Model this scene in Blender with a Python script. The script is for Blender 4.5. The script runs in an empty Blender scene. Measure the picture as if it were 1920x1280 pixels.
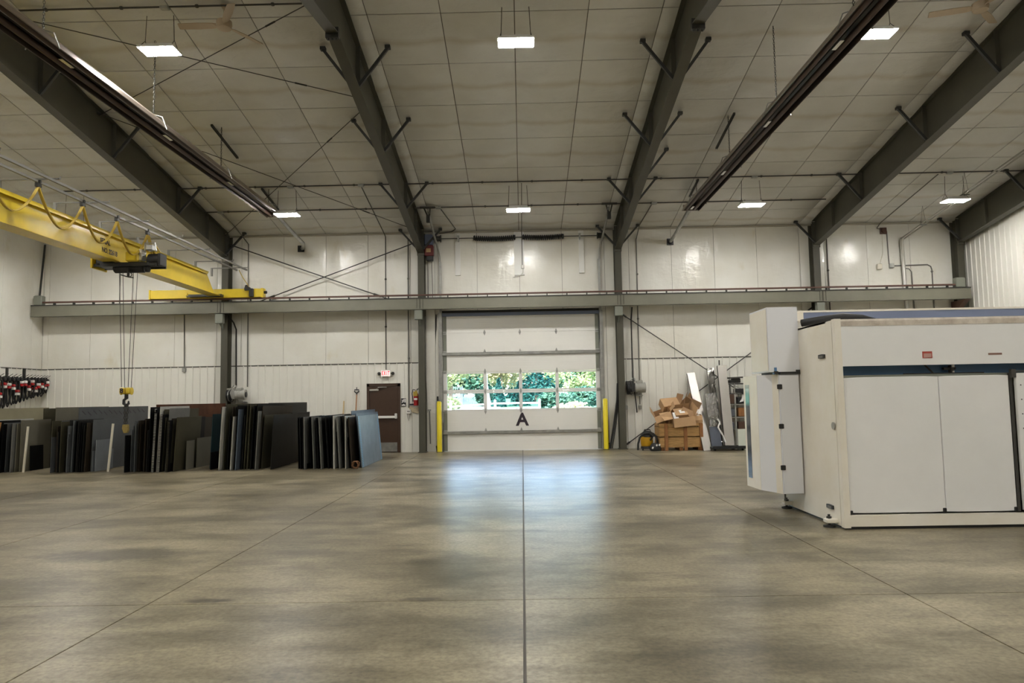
import bpy, math, random
from math import sin, cos, pi, sqrt, atan, atan2, radians
from mathutils import Vector, Matrix, Quaternion
random.seed(7)
S = bpy.context.scene
COL = S.collection

# ------------------------------------------------------------------ camera, sky, sun, exposure
cam_d = bpy.data.cameras.new('camera')
cam_d.sensor_width = 36.0
cam_d.lens = 1374.7 / 1920 * 36
cam_d.clip_end = 500
cam = bpy.data.objects.new('camera', cam_d)
COL.objects.link(cam)
R_ = Vector((0.99974202, 0.01409729, -0.01780874))
U_ = Vector((0.01883399, -0.07628795, 0.99690793))
F_ = Vector((-0.01269511, 0.99698617, 0.07653378))
cam.matrix_world = Matrix(((R_.x, U_.x, -F_.x, 0.015), (R_.y, U_.y, -F_.y, 0.0),
                           (R_.z, U_.z, -F_.z, 1.6155), (0, 0, 0, 1)))
S.camera = cam

SUN_STRENGTH = 10.0
SKY_STRENGTH = 0.95
LAMP_STRENGTH = 100.0
EXPOSURE = 1.2

w = bpy.data.worlds.new('sky')
S.world = w
w.use_nodes = True
nt = w.node_tree
nt.nodes.clear()
o = nt.nodes.new('ShaderNodeOutputWorld')
b = nt.nodes.new('ShaderNodeBackground')
k = nt.nodes.new('ShaderNodeTexSky')
k.sky_type = 'NISHITA'
k.sun_disc = False
k.sun_elevation = radians(48)
k.sun_rotation = radians(200)
b.inputs[1].default_value = SKY_STRENGTH
nt.links.new(k.outputs[0], b.inputs[0])
nt.links.new(b.outputs[0], o.inputs[0])
sl = bpy.data.lights.new('sun', 'SUN')
sl.energy = SUN_STRENGTH
sl.angle = radians(0.6)
sl.color = (1.0, 0.95, 0.86)
sun = bpy.data.objects.new('sun', sl)
COL.objects.link(sun)
sun.rotation_euler = Vector((0.30, 0.62, -0.78)).to_track_quat('-Z', 'Y').to_euler()
sun.location = (-10, -20, 30)

S.view_settings.view_transform = 'Standard'
S.view_settings.look = 'None'
S.view_settings.gamma = 1.0
S.view_settings.use_curve_mapping = False
S.view_settings.exposure = EXPOSURE
S.cycles.use_denoising = True
S.cycles.max_bounces = 9
S.cycles.diffuse_bounces = 5
S.cycles.glossy_bounces = 4
S.cycles.transparent_max_bounces = 12
S.cycles.sample_clamp_indirect = 6.0
S.cycles.caustics_reflective = False
S.cycles.caustics_refractive = False

# ------------------------------------------------------------------ measures of the hall
YW = 22.79            # inner face of the door wall
XL, XR = -15.05, 13.82
YB = -16.8            # wall behind the viewpoint
RIDGE = 3.0
SL = 1 / 6.0
EAVE = 6.85
def roofz(y):
    return EAVE + (YW - y) * SL if y >= RIDGE else EAVE + (YW - RIDGE) * SL - (RIDGE - y) * SL

# ------------------------------------------------------------------ mesh builder
class MB:
    def __init__(s):
        s.v = []; s.f = []; s.mi = []; s.cur = 0
    def add(s, vs, fs):
        n = len(s.v)
        s.v += [Vector(p) for p in vs]
        s.f += [tuple(i + n for i in f) for f in fs]
        s.mi += [s.cur] * len(fs)
        return s
    def hexa(s, p):                       # 8 corners: bottom ring then top ring
        return s.add(p, [(3, 2, 1, 0), (4, 5, 6, 7), (0, 1, 5, 4), (1, 2, 6, 5), (2, 3, 7, 6), (3, 0, 4, 7)])
    def box(s, x0, x1, y0, y1, z0, z1):
        return s.hexa([(x0, y0, z0), (x1, y0, z0), (x1, y1, z0), (x0, y1, z0),
                       (x0, y0, z1), (x1, y0, z1), (x1, y1, z1), (x0, y1, z1)])
    def rbox(s, c, size, M=None, bev=0.0):
        a, b_, c_ = [q / 2 for q in size]
        M = M or Matrix.Identity(3)
        c = Vector(c)
        if bev <= 0:
            pts = [(-a, -b_, -c_), (a, -b_, -c_), (a, b_, -c_), (-a, b_, -c_), (-a, -b_, c_), (a, -b_, c_), (a, b_, c_), (-a, b_, c_)]
            return s.hexa([c + M @ Vector(p) for p in pts])
        ring = []
        for sx, sy in ((-1, -1), (1, -1), (1, 1), (-1, 1)):
            if sx * sy > 0:
                ring += [(sx * a, sy * (b_ - bev)), (sx * (a - bev), sy * b_)]
            else:
                ring += [(sx * (a - bev), sy * b_), (sx * a, sy * (b_ - bev))]
        # order the ring counter-clockwise
        ring = sorted(ring, key=lambda q: atan2(q[1] / b_, q[0] / a))
        n = len(ring)
        lv = [(-c_, 1 - bev / min(a, b_)), (-c_ + bev, 1), (c_ - bev, 1), (c_, 1 - bev / min(a, b_))]
        vs = [c + M @ Vector((x * k_, y * k_, z)) for z, k_ in lv for x, y in ring]
        fs = [tuple(range(n - 1, -1, -1)), tuple(range(3 * n, 4 * n))]
        for l in range(3):
            for i in range(n):
                j = (i + 1) % n
                fs.append((l * n + i, l * n + j, l * n + n + j, l * n + n + i))
        return s.add(vs, fs)
    def bar(s, p0, p1, w_, h_, up=(0, 0, 1)):
        p0, p1 = Vector(p0), Vector(p1)
        d = (p1 - p0).normalized()
        u = Vector(up)
        if abs(d.dot(u)) > 0.98:
            u = Vector((0, 1, 0)) if abs(d.y) < 0.9 else Vector((1, 0, 0))
        r = d.cross(u).normalized() * w_ / 2
        u = r.cross(d).normalized() * h_ / 2
        q = [p0 - r - u, p0 + r - u, p0 + r + u, p0 - r + u]
        t = [p1 - r - u, p1 + r - u, p1 + r + u, p1 - r + u]
        return s.hexa(q + t)
    def tube(s, pts, r, n=6, closed=False):
        pts = [Vector(p) for p in pts]
        L = len(pts)
        rr = r if isinstance(r, (list, tuple)) else [r] * L
        vs = []; prev = None
        for i, p in enumerate(pts):
            a = pts[(i - 1) % L] if (closed or i > 0) else p
            c = pts[(i + 1) % L] if (closed or i < L - 1) else p
            d = (c - a)
            d = d.normalized() if d.length > 1e-9 else Vector((0, 0, 1))
            if prev is None:
                u = Vector((0, 0, 1)) if abs(d.z) < 0.9 else Vector((1, 0, 0))
                u = (u - d * u.dot(d)).normalized()
            else:
                u = prev - d * prev.dot(d)
                u = u.normalized() if u.length > 1e-6 else d.orthogonal().normalized()
            prev = u
            v = d.cross(u)
            for q in range(n):
                an = 2 * pi * q / n
                vs.append(p + (u * cos(an) + v * sin(an)) * rr[i])
        fs = []
        for i in range(L if closed else L - 1):
            i2 = (i + 1) % L
            for q in range(n):
                q2 = (q + 1) % n
                fs.append((i * n + q, i * n + q2, i2 * n + q2, i2 * n + q))
        if not closed:
            fs.append(tuple(range(n - 1, -1, -1)))
            fs.append(tuple(range((L - 1) * n, L * n)))
        return s.add(vs, fs)
    def cyl(s, p0, p1, r, n=12, r1=None):
        return s.tube([p0, p1], [r, r if r1 is None else r1], n)
    def lathe(s, prof, c=(0, 0, 0), n=16, axis='z', M=None):
        vs = []
        c = Vector(c)
        for rad, h in prof:
            for q in range(n):
                an = 2 * pi * q / n
                p = Vector((rad * cos(an), rad * sin(an), h))
                if axis == 'x': p = Vector((p.z, p.x, p.y))
                if axis == 'y': p = Vector((p.x, p.z, -p.y))
                if M: p = M @ p
                vs.append(c + p)
        fs = []
        for i in range(len(prof) - 1):
            for q in range(n):
                q2 = (q + 1) % n
                fs.append((i * n + q, i * n + q2, (i + 1) * n + q2, (i + 1) * n + q))
        fs.append(tuple(range(n - 1, -1, -1)))
        fs.append(tuple(range((len(prof) - 1) * n, len(prof) * n)))
        return s.add(vs, fs)
    def prism(s, outline, d0, d1, axis='y'):   # outline 2-d; axis y: (x,z); axis z: (x,y); axis x: (y,z)
        n = len(outline)
        def P(a, b_, d):
            return {'y': (a, d, b_), 'z': (a, b_, d), 'x': (d, a, b_)}[axis]
        vs = [P(a, b_, d0) for a, b_ in outline] + [P(a, b_, d1) for a, b_ in outline]
        fs = [tuple(range(n - 1, -1, -1)), tuple(range(n, 2 * n))]
        for i in range(n):
            j = (i + 1) % n
            fs.append((i, j, n + j, n + i))
        return s.add(vs, fs)
    def grid(s, fn, nu, nv):
        vs = [fn(i / nu, j / nv) for j in range(nv + 1) for i in range(nu + 1)]
        fs = [(j * (nu + 1) + i, j * (nu + 1) + i + 1, (j + 1) * (nu + 1) + i + 1, (j + 1) * (nu + 1) + i)
              for j in range(nv) for i in range(nu)]
        return s.add(vs, fs)
    def bounds(s):
        a = Vector((min(v.x for v in s.v), min(v.y for v in s.v), min(v.z for v in s.v)))
        c = Vector((max(v.x for v in s.v), max(v.y for v in s.v), max(v.z for v in s.v)))
        return a, c

WL = {}
def mesh_of(name, mb, mats, off, smooth=False, fix=True):
    me = bpy.data.meshes.new(name)
    me.from_pydata([tuple(v - off) for v in mb.v], [], mb.f)
    if not isinstance(mats, (list, tuple)): mats = [mats]
    for m_ in mats: me.materials.append(m_)
    if len(mats) > 1:
        me.polygons.foreach_set('material_index', mb.mi)
    if fix:
        import bmesh
        bm = bmesh.new(); bm.from_mesh(me)
        bmesh.ops.recalc_face_normals(bm, faces=bm.faces)
        bm.to_mesh(me); bm.free()
    if smooth:
        me.polygons.foreach_set('use_smooth', [True] * len(me.polygons))
        if smooth != 'all':
            try: me.set_sharp_from_angle(angle=radians(38))
            except Exception: pass
    me.update()
    return me
def ob(name, mb, mats, parent=None, smooth=False, fix=True):
    if parent is not None:
        off = WL[parent.name]
    else:
        a, c = mb.bounds()
        off = Vector(((a.x + c.x) / 2, (a.y + c.y) / 2, a.z))
    o_ = bpy.data.objects.new(name, mesh_of(name, mb, mats, off, smooth, fix))
    COL.objects.link(o_)
    if parent is not None:
        o_.parent = parent
        WL[o_.name] = WL[parent.name].copy()
    else:
        o_.location = off
        WL[o_.name] = off.copy()
    return o_
def tag(o_, label=None, cat=None, group=None, kind=None):
    if label: o_['label'] = label
    if cat: o_['category'] = cat
    if group: o_['group'] = group
    if kind: o_['kind'] = kind
    return o_
def thing(name, label, cat, loc, group=None):
    o_ = bpy.data.objects.new(name, None)
    o_.empty_display_size = 0.1
    COL.objects.link(o_)
    o_.location = loc
    WL[o_.name] = Vector(loc)
    return tag(o_, label, cat, group)
def structure(name, mb, mats, label, parent=None, smooth=False):
    o_ = ob(name, mb, mats, parent, smooth)
    if parent is None:
        tag(o_, label, None, None, 'structure')
    return o_
def dup(root, loc, label=None, group=None):
    r = root.copy(); COL.objects.link(r); r.location = loc
    WL[r.name] = Vector(loc)
    if label: r['label'] = label
    if group: r['group'] = group
    for ch in root.children:
        c = ch.copy(); COL.objects.link(c); c.parent = r
        for g in ch.children:
            d = g.copy(); COL.objects.link(d); d.parent = c
    return r
def inst(name, me, parent, loc, rot=(0, 0, 0), scale=(1, 1, 1)):
    o_ = bpy.data.objects.new(name, me)
    COL.objects.link(o_)
    o_.parent = parent
    o_.location = Vector(loc) - WL[parent.name]
    o_.rotation_euler = rot
    o_.scale = scale
    return o_

# ------------------------------------------------------------------ materials
def mat(name, col, rough=0.5, metal=0.0, var=0.0, vscale=3.0, bump=0.0, bscale=20.0, stretch=(1, 1, 1), spec=0.5, col2=None, coat=0.0):
    m_ = bpy.data.materials.new(name)
    m_.use_nodes = True
    nt = m_.node_tree
    bs = nt.nodes['Principled BSDF']
    bs.inputs['Base Color'].default_value = (*col, 1)
    bs.inputs['Roughness'].default_value = rough
    bs.inputs['Metallic'].default_value = metal
    bs.inputs['Specular IOR Level'].default_value = spec
    bs.inputs['Coat Weight'].default_value = coat
    if var > 0 or bump > 0:
        tc = nt.nodes.new('ShaderNodeTexCoord')
        mp = nt.nodes.new('ShaderNodeMapping')
        geo = nt.nodes.new('ShaderNodeNewGeometry')
        mp.inputs['Scale'].default_value = stretch
        nt.links.new(geo.outputs['Position'], mp.inputs['Vector'])
    if var > 0:
        n = nt.nodes.new('ShaderNodeTexNoise')
        n.inputs['Scale'].default_value = vscale
        n.inputs['Detail'].default_value = 6
        n.inputs['Roughness'].default_value = 0.62
        nt.links.new(mp.outputs[0], n.inputs['Vector'])
        r = nt.nodes.new('ShaderNodeValToRGB')
        c2 = col2 or tuple(c * (1 - var) for c in col)
        r.color_ramp.elements[0].position = 0.3
        r.color_ramp.elements[0].color = (*c2, 1)
        r.color_ramp.elements[1].position = 0.68
        r.color_ramp.elements[1].color = (*[min(1, c * (1 + var * 0.35)) for c in col], 1)
        nt.links.new(n.outputs['Fac'], r.inputs['Fac'])
        nt.links.new(r.outputs['Color'], bs.inputs['Base Color'])
    if bump > 0:
        n2 = nt.nodes.new('ShaderNodeTexNoise')
        n2.inputs['Scale'].default_value = bscale
        n2.inputs['Detail'].default_value = 4
        nt.links.new(mp.outputs[0], n2.inputs['Vector'])
        bp = nt.nodes.new('ShaderNodeBump')
        bp.inputs['Strength'].default_value = bump
        bp.inputs['Distance'].default_value = 0.02
        nt.links.new(n2.outputs['Fac'], bp.inputs['Height'])
        nt.links.new(bp.outputs[0], bs.inputs['Normal'])
    return m_
def emit(name, col, strength, base=(0.8, 0.8, 0.8)):
    m_ = bpy.data.materials.new(name)
    m_.use_nodes = True
    bs = m_.node_tree.nodes['Principled BSDF']
    bs.inputs['Base Color'].default_value = (*base, 1)
    bs.inputs['Emission Color'].default_value = (*col, 1)
    bs.inputs['Emission Strength'].default_value = strength
    return m_

def vinyl_mat(name, col, col2, rough, bump, roof):
    """white vinyl facing: soft creases, faint dirt, and on the roof a brownish line where each panel rests on its purlin"""
    m_ = bpy.data.materials.new(name); m_.use_nodes = True
    nt = m_.node_tree; N = nt.nodes.new; Lk = nt.links.new
    bs = nt.nodes['Principled BSDF']; geo = N('ShaderNodeNewGeometry')
    def noise(scale, detail, stretch, rot=(0, 0, 0), dist=0.0):
        mp = N('ShaderNodeMapping'); mp.inputs['Scale'].default_value = stretch; mp.inputs['Rotation'].default_value = rot
        Lk(geo.outputs['Position'], mp.inputs['Vector'])
        n = N('ShaderNodeTexNoise'); n.inputs['Scale'].default_value = scale; n.inputs['Detail'].default_value = detail
        n.inputs['Distortion'].default_value = dist
        Lk(mp.outputs[0], n.inputs['Vector']); return n.outputs['Fac']
    def ramp(f, p0, c0, p1, c1):
        r = N('ShaderNodeValToRGB'); r.color_ramp.elements[0].position = p0; r.color_ramp.elements[0].color = (*c0, 1)
        r.color_ramp.elements[1].position = p1; r.color_ramp.elements[1].color = (*c1, 1); Lk(f, r.inputs['Fac']); return r.outputs['Color']
    def mix(a, b_, f):
        x = N('ShaderNodeMix'); x.data_type = 'RGBA'; x.blend_type = 'MULTIPLY'; x.inputs[0].default_value = f
        Lk(a, x.inputs[6]); Lk(b_, x.inputs[7]); return x.outputs[2]
    def mth(op, a, b_):
        x = N('ShaderNodeMath'); x.operation = op
        for i, v in enumerate((a, b_)):
            if isinstance(v, (int, float)): x.inputs[i].default_value = v
            else: Lk(v, x.inputs[i])
        return x.outputs[0]
    c = ramp(noise(0.8, 6, (1, 1, 1)), 0.3, col2, 0.62, col)
    if roof:
        tc = N('ShaderNodeTexCoord'); sp = N('ShaderNodeSeparateXYZ'); Lk(tc.outputs['Object'], sp.inputs[0])
        d = mth('ABSOLUTE', sp.outputs[1], 0.0)
        d = mth('ADD', d, mth('MULTIPLY', mth('SUBTRACT', noise(2.2, 5, (1, 1, 1)), 0.5), 0.14))
        c = mix(c, ramp(d, 0.0, (0.80, 0.745, 0.66), 0.10, (1, 1, 1)), 0.75)
    else:
        c = mix(c, ramp(noise(1.1, 5, (1, 1, 0.5)), 0.26, (0.82, 0.74, 0.56), 0.36, (1, 1, 1)), 0.7)
    Lk(c, bs.inputs['Base Color']); bs.inputs['Roughness'].default_value = rough
    big = noise(1.3, 2, (0.6, 1.5, 1) if roof else (1, 1, 0.8))
    f1 = noise(3.4, 3, (1.0, 1.0, 0.35), (0, 0.75, 0), 0.6)
    f2 = noise(9.0, 4, (0.45, 1.0, 1.0), (0, -0.6, 0), 0.8)
    msk = ramp(noise(0.55, 2, (1, 1, 1)), 0.40, (0.35, 0.35, 0.35), 0.62, (1.15, 1.15, 1.15))
    h = mth('ADD', mth('MULTIPLY', big, 2.2 if roof else 1.6), mth('MULTIPLY', mth('ADD', mth('MULTIPLY', f1, 1.0), mth('MULTIPLY', f2, 0.45)), msk))
    bp = N('ShaderNodeBump'); bp.inputs['Strength'].default_value = bump; bp.inputs['Distance'].default_value = 0.05
    Lk(h, bp.inputs['Height']); Lk(bp.outputs[0], bs.inputs['Normal'])
    return m_

M = {}
M['steel'] = mat('olive_grey_steel_paint', (0.070, 0.066, 0.047), 0.45, var=0.18, vscale=1.5)
M['steel_pale'] = mat('grey_green_beam_paint', (0.185, 0.18, 0.138), 0.45, var=0.15, vscale=1.2)
M['dark'] = mat('dark_steel', (0.03, 0.03, 0.027), 0.5)
M['black'] = mat('black_plastic', (0.012, 0.012, 0.013), 0.45)
M['rail'] = mat('brown_rail', (0.10, 0.045, 0.03), 0.55)
M['rod'] = mat('black_rod', (0.03, 0.028, 0.025), 0.5)
M['conduit'] = mat('grey_conduit', (0.15, 0.145, 0.13), 0.45)
M['conduit_dark'] = mat('dull_conduit', (0.055, 0.052, 0.045), 0.5)
M['galv'] = mat('galvanised_steel', (0.42, 0.42, 0.40), 0.38, metal=0.85, var=0.25, vscale=6)
M['galv_green'] = mat('grey_green_stile', (0.20, 0.21, 0.175), 0.5)
M['alu'] = mat('mill_aluminium', (0.75, 0.74, 0.70), 0.32, metal=0.9)
M['vinyl'] = vinyl_mat('white_vinyl_facing', (0.80, 0.787, 0.735), (0.72, 0.695, 0.62), 0.19, 0.36, False)
M['vinyl_roof'] = vinyl_mat('white_vinyl_roof_facing', (0.70, 0.695, 0.67), (0.60, 0.59, 0.56), 0.45, 0.45, True)
M['seam'] = mat('grey_backing', (0.16, 0.15, 0.13), 0.7)
M['liner'] = mat('white_liner_steel', (0.80, 0.785, 0.72), 0.33, var=0.05, vscale=1.1)
M['liner_trim'] = mat('dark_liner_trim', (0.10, 0.095, 0.08), 0.6)
M['door_white'] = mat('white_door_skin', (0.83, 0.82, 0.785), 0.5, var=0.04, vscale=1.0)
M['machine'] = mat('cream_machine_paint', (0.84, 0.80, 0.72), 0.36, var=0.07, vscale=2.2, col2=(0.80, 0.745, 0.63))
M['machine_panel'] = mat('grey_white_panel_paint', (0.84, 0.835, 0.82), 0.36, var=0.03, vscale=3)
M['machine_grey'] = mat('cool_grey_cabinet_paint', (0.80, 0.81, 0.845), 0.32)
M['machine_worn'] = mat('worn_lip_paint', (0.62, 0.56, 0.48), 0.5, var=0.28, vscale=7, col2=(0.44, 0.37, 0.30))
M['blue'] = mat('blue_machine_paint', (0.10, 0.22, 0.42), 0.4, var=0.1)
M['blue_grey'] = mat('slate_blue_paint', (0.17, 0.205, 0.32), 0.4)
M['yellow'] = mat('crane_yellow', (0.74, 0.545, 0.04), 0.28, var=0.12, vscale=2.0)
M['yellow_post'] = mat('safety_yellow', (0.84, 0.68, 0.03), 0.35)
M['cable_yellow'] = mat('yellow_cable', (0.50, 0.35, 0.05), 0.5)
M['brown_door'] = mat('brown_door_paint', (0.055, 0.028, 0.016), 0.42, var=0.1, vscale=8)
M['red'] = mat('red_enamel', (0.45, 0.012, 0.015), 0.3)
M['white'] = mat('white_plastic', (0.80, 0.79, 0.75), 0.4)
M['cream_box'] = mat('cream_plastic', (0.70, 0.66, 0.55), 0.45)
M['card'] = mat('cardboard', (0.50, 0.315, 0.165), 0.8, var=0.12, vscale=6)
M['card_dark'] = mat('dull_cardboard', (0.36, 0.22, 0.115), 0.85, var=0.12, vscale=6)
M['card_in'] = mat('cardboard_inside', (0.24, 0.13, 0.065), 0.85)
M['wood'] = mat('crate_wood', (0.46, 0.27, 0.10), 0.7, var=0.35, vscale=5, stretch=(1, 1, 6))
M['wood_dark'] = mat('crate_post_wood', (0.30, 0.13, 0.042), 0.7, var=0.3, vscale=5, stretch=(6, 6, 1))
M['plank'] = mat('orange_plank', (0.45, 0.24, 0.07), 0.7, var=0.25, vscale=6)
M['handle_wood'] = mat('handle_wood', (0.40, 0.20, 0.09), 0.5)
M['stick_wood'] = mat('pale_stick_wood', (0.62, 0.46, 0.24), 0.6)
M['stainless'] = mat('brushed_stainless', (0.30, 0.28, 0.255), 0.42, metal=1.0, bump=0.05, bscale=40, stretch=(1, 1, 0.05))
M['film'] = mat('blue_grey_film', (0.085, 0.10, 0.135), 0.3)
M['track'] = mat('dull_track_steel', (0.22, 0.215, 0.20), 0.5, metal=0.5)
M['brown_bin'] = mat('dark_brown_carton', (0.085, 0.045, 0.028), 0.7)
M['slate_bin'] = mat('grey_carton', (0.10, 0.11, 0.13), 0.6)
M['foil'] = mat('crumpled_dark_film', (0.20, 0.19, 0.175), 0.14, metal=1.0, bump=1.0, bscale=9, stretch=(1, 1, 0.6))
M['paper'] = mat('white_label', (0.82, 0.80, 0.78), 0.6)
M['rubber'] = mat('rubber', (0.015, 0.015, 0.015), 0.7)
M['motor'] = mat('motor_grey', (0.36, 0.355, 0.32), 0.4)
M['text_black'] = mat('black_lettering', (0.025, 0.015, 0.025), 0.5)
M['hood'] = mat('heater_reflector', (0.30, 0.25, 0.21), 0.3, metal=0.85)
M['hood_in'] = mat('dark_reflector', (0.055, 0.04, 0.03), 0.28, metal=0.7)
M['eave'] = mat('eave_shade_tan', (0.40, 0.37, 0.30), 0.6)
M['heater_tube'] = mat('scorched_tube', (0.055, 0.028, 0.018), 0.45, metal=0.3)
M['fan'] = mat('fan_beige', (0.45, 0.36, 0.26), 0.5)
M['lamp_body'] = mat('lamp_white_enamel', (0.80, 0.80, 0.78), 0.4)
M['lens'] = emit('lamp_diffuser', (1.0, 0.976, 0.922), LAMP_STRENGTH)
M['exit_face'] = emit('exit_face', (1.0, 0.72, 0.68), 0.3)
M['exit_red'] = emit('exit_letters', (0.9, 0.02, 0.03), 0.75, (0.6, 0.02, 0.02))
M['concrete_out'] = mat('pale_gravel', (0.36, 0.33, 0.29), 0.9, var=0.3, vscale=1.2)
M['grass'] = mat('lawn', (0.055, 0.15, 0.065), 0.9, var=0.4, vscale=0.6)
M['fence_white'] = mat('white_fence_paint', (0.58, 0.58, 0.575), 0.6)
M['deck_wood'] = mat('deck_boards', (0.50, 0.38, 0.30), 0.8)
M['bark'] = mat('bark', (0.22, 0.16, 0.12), 0.9, var=0.3, vscale=4)
M['pink'] = mat('pale_pink_handle', (0.75, 0.30, 0.25), 0.5)
def sheetmat(name, col, rough=0.36, metal=0.1, var=0.2):
    return mat(name, col, max(rough, 0.5), 0.0, var=var, vscale=2.5, spec=0.12)
SH = {
 'black': sheetmat('mill_scale_steel', (0.0075, 0.0075, 0.008), 0.34),
 'dark': sheetmat('dark_steel_sheet', (0.019, 0.0185, 0.017), 0.34),
 'brown': sheetmat('brown_steel_sheet', (0.034, 0.026, 0.018), 0.4),
 'olive': sheetmat('olive_steel_sheet', (0.058, 0.053, 0.034), 0.42),
 'grey': sheetmat('grey_steel_sheet', (0.16, 0.16, 0.15), 0.38, 0.6),
 'bright': sheetmat('bright_sheet_edge', (0.42, 0.41, 0.38), 0.35, 0.7),
 'beige': sheetmat('beige_board', (0.27, 0.245, 0.165), 0.6, 0.0, 0.12),
 'greybeige': sheetmat('grey_beige_board', (0.17, 0.16, 0.125), 0.5, 0.1, 0.1),
 'slate': sheetmat('slate_grey_sheet', (0.105, 0.112, 0.118), 0.42, 0.2, 0.12),
 'paleslate': sheetmat('pale_slate_sheet', (0.20, 0.215, 0.235), 0.45, 0.2, 0.1),
 'rust': sheetmat('rust_brown_sheet', (0.085, 0.032, 0.016), 0.6, 0.1, 0.4),
 'teal': sheetmat('teal_film_sheet', (0.018, 0.042, 0.050), 0.35, 0.3),
 'blue': sheetmat('pale_blue_film_sheet', (0.19, 0.23, 0.26), 0.30, 0.2, 0.2),
 'blueprint': sheetmat('blue_edge_print', (0.16, 0.34, 0.52), 0.35, 0.0, 0.05),
 'bluegrey': sheetmat('blue_grey_sheet', (0.10, 0.125, 0.165), 0.32, 0.3, 0.15),
}
# floor: sealed concrete with blotches, scuffs and a few smudges
def floor_mat():
    m_ = bpy.data.materials.new('sealed_concrete')
    m_.use_nodes = True
    nt = m_.node_tree; N = nt.nodes.new; Lk = nt.links.new
    bs = nt.nodes['Principled BSDF']
    geo = N('ShaderNodeNewGeometry')
    def noise(scale, detail, stretch):
        mp = N('ShaderNodeMapping'); mp.inputs['Scale'].default_value = stretch
        Lk(geo.outputs['Position'], mp.inputs['Vector'])
        n = N('ShaderNodeTexNoise'); n.inputs['Scale'].default_value = scale
        n.inputs['Detail'].default_value = detail; n.inputs['Roughness'].default_value = 0.65
        Lk(mp.outputs[0], n.inputs['Vector'])
        return n.outputs['Fac']
    def ramp(f, p0, c0, p1, c1):
        r = N('ShaderNodeValToRGB')
        r.color_ramp.elements[0].position = p0; r.color_ramp.elements[0].color = (*c0, 1)
        r.color_ramp.elements[1].position = p1; r.color_ramp.elements[1].color = (*c1, 1)
        Lk(f, r.inputs['Fac']); return r.outputs['Color']
    def mul(a, b_, f=1.0):
        x = N('ShaderNodeMix'); x.data_type = 'RGBA'; x.blend_type = 'MULTIPLY'
        x.inputs[0].default_value = f
        Lk(a, x.inputs[6]); Lk(b_, x.inputs[7]); return x.outputs[2]
    base = ramp(noise(0.42, 7, (1, 1, 1)), 0.38, (0.185, 0.158, 0.106), 0.60, (0.37, 0.325, 0.23))
    blot = ramp(noise(0.80, 8, (0.6, 1.0, 1)), 0.40, (0.50, 0.495, 0.46), 0.54, (1.05, 1.05, 1.03))
    scuff = ramp(noise(2.6, 7, (0.35, 1.0, 1)), 0.37, (0.58, 0.57, 0.54), 0.49, (1, 1, 1))
    fine = ramp(noise(26, 8, (1, 1, 1)), 0.36, (0.66, 0.65, 0.62), 0.60, (1.12, 1.11, 1.08))
    speck = ramp(noise(13, 3, (0.7, 1, 1)), 0.27, (0.30, 0.28, 0.24), 0.33, (1, 1, 1))
    streak = ramp(noise(3.0, 5, (0.22, 1.3, 1)), 0.34, (0.70, 0.69, 0.66), 0.46, (1, 1, 1))
    c = mul(mul(mul(mul(mul(base, blot, 0.9), scuff, 0.7), fine, 0.9), speck, 0.8), streak, 0.7)
    # dark smudges that lie on the slab (world metres: centre, half sizes)
    sep = N('ShaderNodeSeparateXYZ'); Lk(geo.outputs['Position'], sep.inputs[0])
    wob = noise(6, 4, (1, 1, 1))
    def mth(op, a, b_=None):
        x = N('ShaderNodeMath'); x.operation = op
        for i, v in enumerate((a, b_)):
            if v is None: continue
            if isinstance(v, (int, float)): x.inputs[i].default_value = v
            else: Lk(v, x.inputs[i])
        return x.outputs[0]
    for cx, cy, rx, ry, amt in ((-2.60, 6.13, 0.22, 0.08, 0.62), (-0.83, 6.08, 0.20, 0.08, 0.58), (-4.4, 8.0, 1.0, 0.4, 0.6),
                                (-2.3, 8.0, 0.45, 0.2, 0.35), (-3.1, 10.4, 0.8, 0.4, 0.4), (-2.6, 15.0, 0.7, 0.5, 0.4), (2.4, 7.4, 0.7, 0.3, 0.35), (2.9, 9.6, 0.9, 0.5, 0.3)):
        dx = mth('DIVIDE', mth('SUBTRACT', sep.outputs[0], cx), rx)
        dy = mth('DIVIDE', mth('SUBTRACT', sep.outputs[1], cy), ry)
        d = mth('ADD', mth('MULTIPLY', dx, dx), mth('MULTIPLY', dy, dy))
        d = mth('ADD', d, mth('MULTIPLY', mth('SUBTRACT', wob, 0.5), 1.6))
        c = mul(c, ramp(d, 0.25, (1 - amt, 1 - amt, 1 - amt * 0.97), 1.0, (1, 1, 1)))
    Lk(c, bs.inputs['Base Color'])
    bs.inputs['Roughness'].default_value = 0.34
    bs.inputs['Specular IOR Level'].default_value = 0.33
    bp = N('ShaderNodeBump'); bp.inputs['Strength'].default_value = 0.10; bp.inputs['Distance'].default_value = 0.01
    Lk(noise(3.5, 5, (0.5, 1, 1)), bp.inputs['Height']); Lk(bp.outputs[0], bs.inputs['Normal'])
    return m_
M['floor'] = floor_mat()
def glass_mat():
    m_ = bpy.data.materials.new('window_glass')
    m_.use_nodes = True
    nt = m_.node_tree; nt.nodes.clear()
    o_ = nt.nodes.new('ShaderNodeOutputMaterial'); mx = nt.nodes.new('ShaderNodeMixShader')
    t = nt.nodes.new('ShaderNodeBsdfTransparent'); t.inputs[0].default_value = (0.93, 0.97, 0.97, 1)
    g = nt.nodes.new('ShaderNodeBsdfGlossy'); g.inputs['Roughness'].default_value = 0.02
    fr = nt.nodes.new('ShaderNodeFresnel'); fr.inputs[0].default_value = 1.3
    nt.links.new(fr.outputs[0], mx.inputs[0]); nt.links.new(t.outputs[0], mx.inputs[1]); nt.links.new(g.outputs[0], mx.inputs[2])
    nt.links.new(mx.outputs[0], o_.inputs[0])
    return m_
M['glass'] = glass_mat()
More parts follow.
